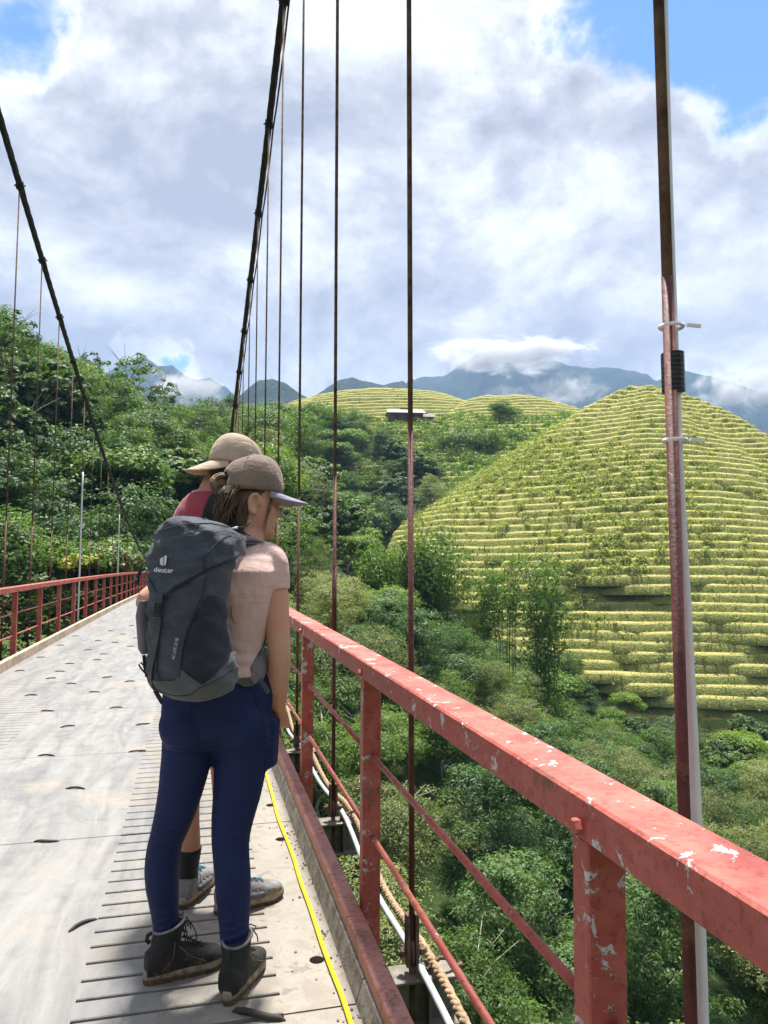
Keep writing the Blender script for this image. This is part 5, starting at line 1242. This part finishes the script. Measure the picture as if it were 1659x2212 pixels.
lh = [((445, 1490), 3.17, .085), ((424, 1560), 3.17, .085), ((408, 1640), 3.16, .070), ((402, 1720), 3.15, .056), ((402, 1780), 3.14, .053), ((408, 1830), 3.15, .046), ((405, 1880), 3.16, .038), ((406, 1915), 3.17, .040)]
rh = [((488, 1490), 3.12, .085), ((490, 1560), 3.11, .085), ((492, 1640), 3.10, .072), ((490, 1720), 3.09, .056), ((490, 1780), 3.08, .054), ((492, 1830), 3.08, .046), ((495, 1880), 3.08, .038), ((497, 1925), 3.08, .040)]
ml = [limb(smooth_path([(onY(*p, Y), r) for p, Y, r in t], 3), 18) for t in (lh, rh)]
mb_ = [MB().loft(mrings(-.005)), mneck, head_mb(MF, 1.06), limb(arm_pts(msl, mel, mwl, 0, 1.12)), limb(arm_pts(msr, mer, mwr, 0, 1.12))] + ml
mb_ += hand_mb(mwl, mwl - mel, (0, 0, -1), 1.05, .6, -1) + hand_mb(mwr, mwr - mer, (0, 0, -1), 1.05, .6)
wear('body', remesh('body', mb_, .006, 'skin_man', 2), root=man, inv=MINV)
wear('tee_shirt', remesh('tee_shirt', [MB().loft(mrings(.008)[:-1] + [ering(onY(455, 1064, 3.16), .092, .078, R(52), 24)]), flat_limb([(msl, .078), (msl.lerp(mel, .3), .074), (msl.lerp(mel, .62), .070)]), flat_limb([(msr, .078), (msr.lerp(mer, .3), .074), (msr.lerp(mer, .62), .070)])], .007, 'maroon_tee', 5), root=man, inv=MINV)
wear('shorts', remesh('shorts', [MB().loft([ering(onY(463, 1430, 3.15), .172, .13, R(40)), ering(onY(465, 1500, 3.15), .185, .14, R(30)), ering(onY(465, 1560, 3.15), .18, .13, R(20))])] + [flat_limb([(onY(*p, Y), r + .018) for p, Y, r in t[:2]]) for t in (lh, rh)], .008, 'short_cloth', 3), root=man, inv=MINV)
mh = MB(); rings = []
for z, f0 in ((.06, .03), (.03, .012), (.0, -.022), (-.03, -.030), (-.055, -.036), (-.075, -.05)):
    b = np.interp(z, [-.075, -.03, 0, .06], [.088, .104, .110, .100]); w = np.interp(z, [-.075, -.03, .06], [.056, .074, .078]); ring = []
    for k in range(21): a = math.pi * (0.5 - k / 20.0); ring.append(MF @ Vector((-b * math.cos(a) ** .9 + f0 * (1 - math.cos(a)), w * math.sin(a), z)))
    rings.append(ring + [MF @ (MF.inverted() @ p * .88) for p in ring[::-1]])
wear('hair', remesh('hair', [mh.loft(rings)], .005, 'hair_black', 2), root=man, inv=MINV)
fr_ = MB()
for i in range(60): y = g.uniform(-.05, .04); fr_.tube([MF @ Vector((.100, y, .045)), MF @ Vector((.122 + g.uniform(-.004, .006), y + g.uniform(-.01, .01), .040)), MF @ Vector((.118 + g.uniform(-.006, .012), y + g.uniform(-.015, .015), .020 + g.uniform(-.015, .012)))], [.0022, .002, .0008], 4)
wear('fringe', fr_.mesh('fringe', 'hair_sunlit', True), root=man, inv=MINV)
cap(MF @ Matrix.Scale(1.07, 4), man, MINV, 'beige_cotton', 'beige_cotton', True, strap=False, btn='beige_cotton', droop=1.6, blen=.080, opening=False, lift=-.020)
for s, (x0, x1) in enumerate(((455, 430),)):
    pts = [onY(492, 1052, 3.14), onY(477, 1062, 3.06), onY(464, 1078, 3.02), onY(453, 1102, 3.0), onY(447, 1130, 2.99), onY(444, 1200, 3.0), onY(450, 1330, 3.0)]
    wear('shoulder_strap', MB().tube(pts, .026, 8, flat=.22, up=(0, -1, .2)).mesh('shoulder_strap', 'black_cloth', True), root=man, inv=MINV)
for t in (lh, rh):
    pts = smooth_path([(onY(*p, Y), r + .005) for p, Y, r in t[5:]], 4); wear('sock', flat_limb(pts).mesh('sock', 'black_cloth', True), root=man, inv=MINV)
footwear('hiking_shoe', man, MINV, (-.035, 3.10, gl), R(24), .30, False, ('shoe_grey', 'shoe_sole'), gl, laces='lace_teal')
footwear('hiking_shoe', man, MINV, (.090, 3.02, gl), R(68), .30, False, ('shoe_grey', 'shoe_sole'), gl, laces='lace_teal')
# ------------------------------------------------------------------ the woman's backpack
PP = R(41); pr, pf = frame(PP)          # pack frame: right-hand side, towards her back
pack = empty('backpack', onY(415, 1505, 2.33)); PINV = Matrix.Translation(-pack.location)
tag(pack, 'slate grey hiking backpack with white lettering, on the woman\'s back', 'backpack')
LV = [(1512, 405, 445), (1509, 385, 468), (1503, 362, 487), (1490, 336, 508), (1470, 318, 522), (1440, 311, 520), (1409, 309, 513), (1360, 307, 505), (1320, 308, 500), (1280, 311, 504), (1240, 313, 512), (1200, 317, 520), (1170, 327, 524), (1150, 335, 518), (1136, 345, 500), (1127, 356, 476), (1121, 376, 446), (1118, 395, 428)]
LV = LV[::-1]; ly = [v[0] for v in LV]
thick = lambda y: float(np.interp(y, [1118, 1125, 1136, 1160, 1200, 1300, 1400, 1460, 1490, 1505, 1512], [.05, .075, .088, .094, .094, .092, .10, .10, .088, .066, .03]))
CY = lambda y: float(np.interp(y, [1118, 1300, 1512], [2.345, 2.33, 2.345]))
def S(th, y, off=0.0):
    l, r = float(np.interp(y, ly, [v[1] for v in LV])), float(np.interp(y, ly, [v[2] for v in LV]))
    c = onY((l + r) / 2, y, CY(y)); hw = abs(onY(r, y, CY(y))[0] - c[0]); b = thick(y); k = .80
    a = max(.02, (hw - b * k * abs(pr.y)) / (abs(pr.x) * .97)); p = 3.0
    ct, st = math.cos(th), math.sin(th)
    u = math.copysign(abs(ct) ** (2 / p), ct); v = math.copysign(abs(st) ** (2 / p), st)
    n = pr * (math.copysign(abs(u) ** (p - 1), u) / a) + pf * (math.copysign(abs(v) ** (p - 1), v) / b); n.normalize()
    q = Vector(c) + pr * (a * u) + pf * (b * v); fold = .0042 * math.sin(th * 3.1 + y * .07) * math.sin(y * .045 + th) + .003 * math.sin(th * 7 - y * .11) + .0022 * math.sin(th * 4.3 + y * .23) * math.sin(y * .031 + 1.3)
    return q + n * (off + fold)
def proj(p):
    v = np.array(p) - CO; z = v @ CF; return PW / 2 + FPX * (v @ CR) / z, PH / 2 - FPX * (v @ CU) / z
THS = np.linspace(R(-172), R(20), 97); _cache = {}
def surf(px, y, off=0.0):
    """point of the pack's outer face seen at picture column px, level y"""
    yk = round(y, 1)
    if yk not in _cache: _cache[yk] = np.array([proj(S(t, y))[0] for t in THS])
    X = _cache[yk]; i0, i1 = int(np.argmin(X)), int(np.argmax(X)); i0, i1 = min(i0, i1), max(i0, i1)
    return S(float(np.interp(px, X[i0:i1 + 1], THS[i0:i1 + 1])), y, off)
def pk_put(name, me, par=None):
    o = link(name, me, par or pack)
    if par is None: o.matrix_parent_inverse = PINV
    return o
NT_ = 72; T = [2 * math.pi * k / NT_ - math.pi for k in range(NT_)]
YS = list(np.concatenate([np.linspace(1512, 1500, 7), np.linspace(1494, 1140, 50), np.linspace(1136, 1118, 9)]))
body = pk_put('main_body', MB().loft([[S(t, y) for t in T] for y in YS]).mesh('main_body', 'pack_dark', True))
def th_of(px, y):
    X = np.array([proj(S(t, y))[0] for t in THS]); i0, i1 = sorted((int(np.argmin(X)), int(np.argmax(X)))); return float(np.interp(px, X[i0:i1 + 1], THS[i0:i1 + 1]))
def wrap(name, mat, edge, yend, off, lip, rows=22, parent=None):
    """shell over the body from level yend to an edge given as picture points"""
    E = sorted((th_of(x, y), y) for x, y in edge); tt = [e[0] for e in E]; yy = [e[1] for e in E]
    ext = [(tt[-1] + .7, yy[-1]), (math.pi - .05, (yy[0] + yy[-1]) / 2)]; tt += [ext[0][0], R(180)]; yy += [yy[-1], yy[0]]
    cols = [2 * math.pi * k / 96 - math.pi for k in range(96)]; rings = []
    for i in range(rows + 1):
        f = i / rows; rings.append([S(t, yend + (float(np.interp(t, tt, yy)) - yend) * f, off + lip * sstep(.75, 1, f)) for t in cols])
    rings.append([S(t, float(np.interp(t, tt, yy)), -.004) for t in cols])
    return pk_put(name, MB().loft(rings, caps=False).mesh(name, mat, True), parent)
wrap('lid', 'pack_dark', [(312, 1195), (318, 1222), (328, 1246), (338, 1268), (348, 1286), (358, 1288), (378, 1268), (412, 1250), (445, 1229), (480, 1214), (505, 1204), (520, 1198)], 1117.5, .006, .004)
wrap('bottom_panel', 'pack_grey', [(312, 1452), (330, 1462), (350, 1463), (378, 1461), (388, 1448), (393, 1436), (412, 1450), (437, 1468), (465, 1452), (490, 1430), (512, 1410)], 1512.5, .0035, .001)
pk_put('lid_bottom_seam', MB().tube([surf(x, y, .011) for x, y in [(322, 1232), (330, 1250), (340, 1270), (350, 1287), (360, 1286), (380, 1268), (412, 1251), (445, 1230), (480, 1215), (512, 1202)]], .0022, 6).mesh('lid_bottom_seam', 'pack_black', True), body)
def strip(name, mat, pts, w, off, parent=None, h=.003):
    """webbing along picture points, lying on the pack"""
    P = []
    for (x0, y0), (x1, y1) in zip(pts[:-1], pts[1:]):
        for s in range(4): P.append((x0 + (x1 - x0) * s / 4, y0 + (y1 - y0) * s / 4))
    P.append(pts[-1]); top = [], [], [], []
    for x, y in P:
        a, b = surf(x - w / 2, y, off), surf(x + w / 2, y, off); n = ((b - a).cross(Vector((0, 0, 1)))).normalized() * h
        for L_, q in zip(top, (a, b, b + n, a + n)): L_.append(q)
    rings = [[L_[i] for L_ in top] for i in range(len(P))]
    return pk_put(name, MB().loft(rings).mesh(name, mat), parent)
def area(name, mat, left, right, off, parent=None, n=14, rows=20):
    y0, y1 = max(left[0][1], right[0][1]), min(left[-1][1], right[-1][1]); vs = []; fs = []
    for i in range(rows + 1):
        y = y0 + (y1 - y0) * i / rows; xl, xr = np.interp(y, [p[1] for p in left], [p[0] for p in left]), np.interp(y, [p[1] for p in right], [p[0] for p in right])
        for k in range(n + 1): e = min(1, 5 * min(k / n, 1 - k / n)) * min(1, 6 * min(i / rows, 1 - i / rows)); vs.append(surf(xl + (xr - xl) * k / n, y, off * e + .0006))
    for i in range(rows):
        for k in range(n): a = i * (n + 1) + k; fs.append((a, a + n + 1, a + n + 2, a + 1))
    return pk_put(name, MB().add(vs, fs).mesh(name, mat, True), parent)
area('side_pocket', 'pack_black', [(446, 1285), (424, 1318), (404, 1360), (394, 1400), (392, 1436), (437, 1466)], [(470, 1285), (496, 1299), (500, 1330), (507, 1380), (511, 1405), (440, 1466)], .008)
# left stretch pocket, standing proud of the pack's far side
lp = MB(); rings = []
for y, d in ((1297, .010), (1300, .014), (1330, .017), (1400, .019), (1409, .014), (1412, .004)):
    c = S(R(180), y, 0); rings.append([c - pr * d * math.copysign(abs(math.cos(q)) ** .6, math.cos(q)) * 1.0 + pf * .085 * math.copysign(abs(math.sin(q)) ** .6, math.sin(q)) for q in np.linspace(0, 2 * math.pi, 20, endpoint=False)])
pk_put('side_pocket', lp.loft(rings).mesh('side_pocket', 'mesh_grey', True))
strip('front_strap', 'strap_cloth', [(349, 1318), (345, 1345), (339, 1380), (333, 1410), (327, 1440), (325, 1462), (328, 1478), (334, 1490)], 13, .006)
strip('front_strap', 'strap_cloth', [(352, 1280), (352, 1292), (350, 1302)], 15, .012)
pe = surf(334, 1490, .006); pk_put('strap_end', MB().tube([pe, pe + Vector((.012, -.012, -.018)), pe + Vector((.022, -.012, -.035))], .008, 6, flat=.3).mesh('strap_end', 'strap_cloth', True))
# buckle: two prongs in a frame
b0 = surf(349, 1310, .012); bx = (surf(356, 1310, .012) - surf(342, 1310, .012)).normalized(); bz = (surf(350.5, 1300, .012) - surf(347.5, 1322, .012)).normalized(); bn = bx.cross(bz).normalized()
if bn.y > 0: bn = -bn
BM = Matrix((bx, bz, bn)).transposed().to_4x4(); BM.translation = b0
bk = MB()
for q in ((-.0125, -.008, -.016, .014), (.008, .0125, -.016, .014), (-.0125, .0125, .010, .018), (-.0125, .0125, -.020, -.013), (-.004, .004, -.013, .006)): bk.cbox(q[0], q[1], q[2], q[3], 0, .006, .0015, M=BM)
bk.cbox(-.015, .015, -.028, -.020, 0, .007, .0015, M=BM); pk_put('buckle', bk.mesh('buckle', 'buckle'))
for nm, pts in (('seam', [(352, 1300), (348, 1340), (343, 1400), (341, 1440), (346, 1462)]), ('seam', [(447, 1243), (436, 1285), (420, 1322), (404, 1358), (396, 1392), (391, 1434), (388, 1458)]), ('seam', [(316, 1470), (345, 1489), (380, 1494), (410, 1490), (437, 1470), (475, 1455), (515, 1437)]), ('seam', [(440, 1226), (438, 1208), (470, 1170), (500, 1147)]), ('seam', [(345, 1150), (400, 1138), (450, 1133), (498, 1140)])):
    P = []
    for (x0, y0), (x1, y1) in zip(pts[:-1], pts[1:]):
        for s in range(5): P.append(surf(x0 + (x1 - x0) * s / 5, y0 + (y1 - y0) * s / 5, .0105 if y0 < 1240 else .004))
    pk_put(nm, MB().tube(P, .0017, 5).mesh(nm, 'pack_black', True), body)
# lettering: flat print laid on the cloth
def lettering(body_txt, px, py, hpx, rot, name, stretch=1.0, off=.0125, sp=1.0, bold=0.0):
    cu = bpy.data.curves.new('txt', 'FONT'); cu.body = body_txt; cu.size = 1.0; cu.align_x = 'CENTER'; cu.align_y = 'CENTER'; cu.space_character = sp; cu.offset = bold
    o = bpy.data.objects.new('txt', cu); COL.objects.link(o); dg = bpy.context.evaluated_depsgraph_get(); me = bpy.data.meshes.new_from_object(o.evaluated_get(dg)); bpy.data.objects.remove(o)
    c, s = math.cos(rot), math.sin(rot); vs = []
    for v in me.vertices:
        x, y = v.co.x * hpx * stretch, v.co.y * hpx; vs.append(surf(px + x * c - y * s, py - (x * s + y * c), off))
    fs = [tuple(p.vertices) for p in me.polygons]; bpy.data.meshes.remove(me)
    return pk_put(name, MB().add(vs, fs).mesh(name, 'logo'))
lettering('deuter', 360, 1232, 14.5, R(-4), 'lettering', 1.05, bold=.012)
lettering('AC LITE 22 SL', 381, 1393, 8.5, R(80), 'lettering', .92, off=.0055)
lg = MB()
for poly in ([(352.5, 1209), (356, 1205.5), (359.6, 1204.5), (359.4, 1222), (356.5, 1222), (352.5, 1219)], [(361.3, 1203), (363, 1201.5), (368, 1201.8), (367, 1215), (364.5, 1221.5), (361, 1222.2)]):
    lg.add([surf(x, y, .0125) for x, y in poly], [tuple(range(len(poly)))])
pk_put('logo', lg.mesh('logo', 'logo'))
# top flap corner, zip puller with cord
fc = surf(512, 1196, .006); lid2 = MB(); rings = []
for f in np.linspace(0, 1, 6):
    a, b = surf(505 - 12 * f, 1150 + 52 * f, .007), Vector(onY(531, 1160 + 38 * f, 2.40)); rings.append([a, a.lerp(b, .5) + Vector((0, -.012, .002)), b, b + Vector((-.004, .03, -.004)), a.lerp(b, .5) + Vector((0, .02, -.004))])
pk_put('lid_flap', lid2.loft(rings).mesh('lid_flap', 'pack_dark', True))
zp = Vector(onY(516, 1142, 2.36)); zc = MB().tube([zp + Vector((-.02, -.01, -.004)), zp + Vector((-.006, -.012, .004)), zp + Vector((.012, -.012, .003)), zp + Vector((.026, -.008, .012)), zp + Vector((.036, -.004, .026))], .0028, 6)
pk_put('zip_cord', zc.mesh('zip_cord', 'pack_black', True)); pk_put('zip_pull', MB().tube([zp + Vector((-.022, -.014, -.002)), zp + Vector((-.004, -.016, .003))], .0045, 6).mesh('zip_pull', 'logo', True))
sp_z = Vector(onY(501, 1325, 2.40)); pk_put('zip_pull', MB().tube([sp_z + Vector((0, 0, .02)), sp_z + Vector((-.001, -.002, -.012))], .0035, 6).tube([sp_z + Vector((0, -.002, -.012)), sp_z + Vector((.006, -.004, -.028)), sp_z + Vector((.014, -.004, -.032))], .0025, 5).mesh('zip_pull', 'brass', True))
# shoulder straps, hip belt, loose ends
def band(name, mat, pts, w, flat=.28, up=(0, -1, .3), parent=None): return pk_put(name, MB().tube([Vector(p) for p, _ in smooth_path([(Vector(p), 0) for p in pts], 4)], w, 10, flat=flat, up=up).mesh(name, mat, True), parent)
band('shoulder_strap', 'mesh_grey', [onY(512, 1166, 2.47), onY(528, 1163, 2.50), onY(548, 1168, 2.55), onY(562, 1180, 2.62), onY(566, 1230, 2.70), onY(575, 1300, 2.70)], .030, .32, up=(0, -.3, 1))
band('strap_edge', 'pack_grey', [onY(514, 1176, 2.44), onY(530, 1173, 2.47), onY(552, 1176, 2.52), onY(570, 1186, 2.60)], .007, .7, up=(0, -.3, 1))
band('shoulder_strap', 'mesh_grey', [onY(395, 1160, 2.50), onY(400, 1165, 2.58), onY(420, 1180, 2.70), onY(440, 1240, 2.76)], .028, .32, up=(0, -.3, 1))
band('strap_webbing', 'strap_cloth', [onY(576, 1318, 2.62), onY(573, 1360, 2.55), onY(566, 1395, 2.50), onY(552, 1420, 2.47), onY(536, 1424, 2.455), onY(516, 1408, 2.45)], .010, .3, up=(-.5, -1, 0))
hb = MB(); rings = []
for (x, yt, yb, Y) in ((500, 1392, 1470, 2.44), (515, 1400, 1478, 2.445), (530, 1412, 1484, 2.45), (545, 1418, 1482, 2.46), (560, 1412, 1474, 2.485), (574, 1400, 1466, 2.53), (583, 1396, 1456, 2.60), (585, 1396, 1450, 2.68)):
    a, b = Vector(onY(x, yt, Y)), Vector(onY(x, yb, Y)); nv = Vector((.45, -.9, 0)) * .010; m = a.lerp(b, .5); rings.append([a, m + nv, b, b + Vector((0, .012, 0)), m + Vector((0, .012, 0)), a + Vector((0, .012, 0))])
belt = pk_put('hip_belt', hb.loft(rings).mesh('hip_belt', 'pack_grey', True))
mp = MB(); rings = []
for (x, yt, yb, Y) in ((541, 1436, 1466, 2.449), (548, 1424, 1478, 2.452), (558, 1418, 1474, 2.468), (570, 1408, 1467, 2.505), (579, 1402, 1460, 2.56)):
    a, b = Vector(onY(x, yt, Y)), Vector(onY(x, yb, Y)); nv = Vector((.45, -.9, 0)) * .010; rings.append([a, a.lerp(b, .5) + nv * 1.2, b])
pk_put('belt_mesh', mp.loft(rings, closed=False).mesh('belt_mesh', 'mesh_grey', True), None)
band('loose_end', 'pack_grey', [onY(561, 1470, 2.47), onY(571, 1482, 2.44), onY(580, 1497, 2.43)], .0095, .25, up=(-.6, -1, 0))
# bungee cords and toggle on the far side
lc_ = Vector(onY(310, 1222, 2.40)); pk_put('bungee', MB().tube([Vector(onY(x, y, 2.40)) for x, y in ((316, 1212), (306, 1222), (299, 1240), (297, 1252))], .003, 6).tube([Vector(onY(x, y, 2.40)) for x, y in ((314, 1226), (304, 1236), (298, 1252))], .003, 6).mesh('bungee', 'pack_black', True))
pk_put('toggle', MB().tube([Vector(onY(298, 1250, 2.40)), Vector(onY(294, 1262, 2.40))], .008, 8).mesh('toggle', 'buckle', True))
pk_put('tool_loop', MB().tube([Vector(onY(x, y, 2.36)) for x, y in ((311, 1415), (313, 1440), (318, 1462))], .006, 6).tube([Vector(onY(x, y, 2.34)) for x, y in ((322, 1462), (306, 1446), (300, 1436), (304, 1431), (311, 1438), (320, 1468), (335, 1487), (347, 1506), (352, 1518))], .0028, 6).mesh('tool_loop', 'pack_black', True))
# ------------------------------------------------------------------ farmhouse on the mound
simple('roof_sheet', (0.16, 0.16, 0.175), 0.6, var=0.2, scale=1.5); simple('roof_brown', (0.20, 0.17, 0.14), 0.9, var=0.3, scale=2); simple('timber', (0.10, 0.065, 0.045), 0.9, var=0.4, scale=3); simple('plaster', (0.38, 0.34, 0.28), 0.9, var=0.2, scale=2); simple('door_dark', (0.03, 0.025, 0.02), 0.8); simple('cloth_orange', (0.5, 0.10, 0.02), 0.8)
def house(px0, px1, pyr, pye, dist, label, roofmat, wallmat, depth, name='farmhouse', wallh=2.6):
    a, b = atdist(px0, pye, dist), atdist(px1, pye, dist); rz = atdist((px0 + px1) / 2, pyr, dist)[2]; w = math.hypot(b[0] - a[0], b[1] - a[1]); c = (a + b) / 2; ez = c[2]
    ang = math.atan2(b[1] - a[1], b[0] - a[0]); root = empty(name, (c[0], c[1], ez - wallh), (0, 0, ang + .12)); tag(root, label, 'house')
    hw = w / 2 - .9; d = depth / 2; z = wallh
    MB().box(-hw, hw, -d + .7, d - .7, -5.0, z + .3).build('wall', wallmat, root)
    rh = rz - ez; m = MB()
    for s in (-1, 1): m.add([(-w / 2, s * d, z), (w / 2, s * d, z), (w / 2 - .8, 0, z + rh), (-w / 2 + .8, 0, z + rh), (-w / 2, s * d, z - .12), (w / 2, s * d, z - .12), (w / 2 - .8, 0, z + rh - .12), (-w / 2 + .8, 0, z + rh - .12)], [(0, 1, 2, 3), (4, 7, 6, 5), (0, 4, 5, 1), (0, 3, 7, 4), (1, 5, 6, 2)])
    m.build('roof', roofmat, root); r = MB().box(-hw * .3, hw * .3, -.25, .25, z + rh - .2, z + rh + .25).build('ridge_cap', 'timber', root)
    for s in (-.55, 0.1, .5): MB().box(s * hw - .45, s * hw + .45, -d + .64, -d + .69, .0 if s == .1 else .9, 2.0).build('door' if s == .1 else 'window', 'door_dark', root)
    for s in (-.95, -.45, .2, .95): MB().box(s * hw - .09, s * hw + .09, -d + .15, -d + .33, -1.5, z).build('post', 'timber', root)
    return root
def on_mound(px, py):
    """distance at which the line of sight meets a mound"""
    d = ray(px, py); hd = math.hypot(d[0], d[1])
    for dist in np.arange(150, 280, 0.5):
        p = CO + d * (dist / hd)
        for c, rp in ((P2, ([8, 26, 36, 50, 66, 92, 120], [0, 1.5, 4, 10, 20, 40, 64])), (P3, ([4, 13, 21, 33, 50, 76, 104], [0, 1.5, 4, 10, 20, 40, 64]))):
            if p[2] < c[2] - np.interp(math.hypot(p[0] - c[0], p[1] - c[1]), *rp): return dist
    return 260.0
D1, D2 = on_mound(872, 912), on_mound(918, 914)
house(832, 918, 884, 897, D1 - 4.0, 'farmhouse with a pale sheet roof on the terraced hilltop', 'roof_sheet', 'timber', 7.5)
house(895, 942, 893, 904, D2 - 4.0, 'small grey shed right of the farmhouse', 'roof_brown', 'plaster', 5.0, 'shed', 2.2)

# ------------------------------------------------------------------ the air, and clouds hanging on the mountains
m, t = material('haze_air')
pv = t.n('ShaderNodeVolumePrincipled', {'Color': (0.38, 0.60, 1.0), 'Density': 0.00017, 'Anisotropy': 0.1})
t.n('ShaderNodeOutputMaterial', {'Volume': pv.outputs[0]})
hz = MB().box(-3700, 3700, -3500, 3700, -45, 860).build('haze', 'haze_air'); tag(hz, 'thin blue haze between the hills', 'haze', kind='stuff')
def mist(label, px, py, dist, wpx, hpx, dens, seed, depth=0.6):
    c = atdist(px, py, dist); k = np.linalg.norm(c - CO) / FPX; rx, rz = wpx / 2 * k, hpx / 2 * k
    mb = MB(); mb.lathe([(math.sin(a), -math.cos(a)) for a in np.linspace(.02, math.pi - .02, 14)], 24)
    az = math.atan2(c[0], c[1]); o = mb.build('mountain_mist', f'mist_{seed}', None, True, loc=tuple(c), rot=(0, 0, -az)); o.scale = (rx, rx * depth, rz)
    return tag(o, label, 'mist', kind='stuff')
def mist_mat(seed, dens, lo, hi, sc=2.2):
    m, t = material(f'mist_{seed}'); co = t.n('ShaderNodeTexCoord').outputs['Object']
    n = t.noise(t.vmath('ADD', t.vmath('MULTIPLY', co, (1.6, 1, .8)), (seed * 3.7, seed, 1.0)), sc, 6, .62, .6)
    r = t.vmath('LENGTH', co); v = t.math('SUBTRACT', n, t.mapr(r, .25, 1.0, 0, .34))
    pv = t.n('ShaderNodeVolumePrincipled', {'Color': (.97, .98, 1), 'Density': t.mapr(v, lo, hi, 0, dens), 'Anisotropy': .25})
    t.n('ShaderNodeOutputMaterial', {'Volume': pv.outputs[0]})
for i, (lb, px, py, ds, w, h, dn) in enumerate([('bank of cloud lying on the crest of the far blue range', 1110, 768, 2050, 560, 110, .016), ('torn cloud in front of the range left of the terraced hilltop', 1215, 845, 2050, 250, 120, .012), ('small wisp of cloud on the blue slope above the lone tree', 1090, 850, 2000, 160, 60, .010), ('torn cloud at the right edge against the blue range', 1610, 840, 2050, 300, 150, .012), ('cloud rising up the steep far mountain on the left', 400, 838, 1750, 260, 120, .014)]):
    mist_mat(i, dn * 2.2, .37, .60); mist(lb, px, py, ds, w, h, dn, i)
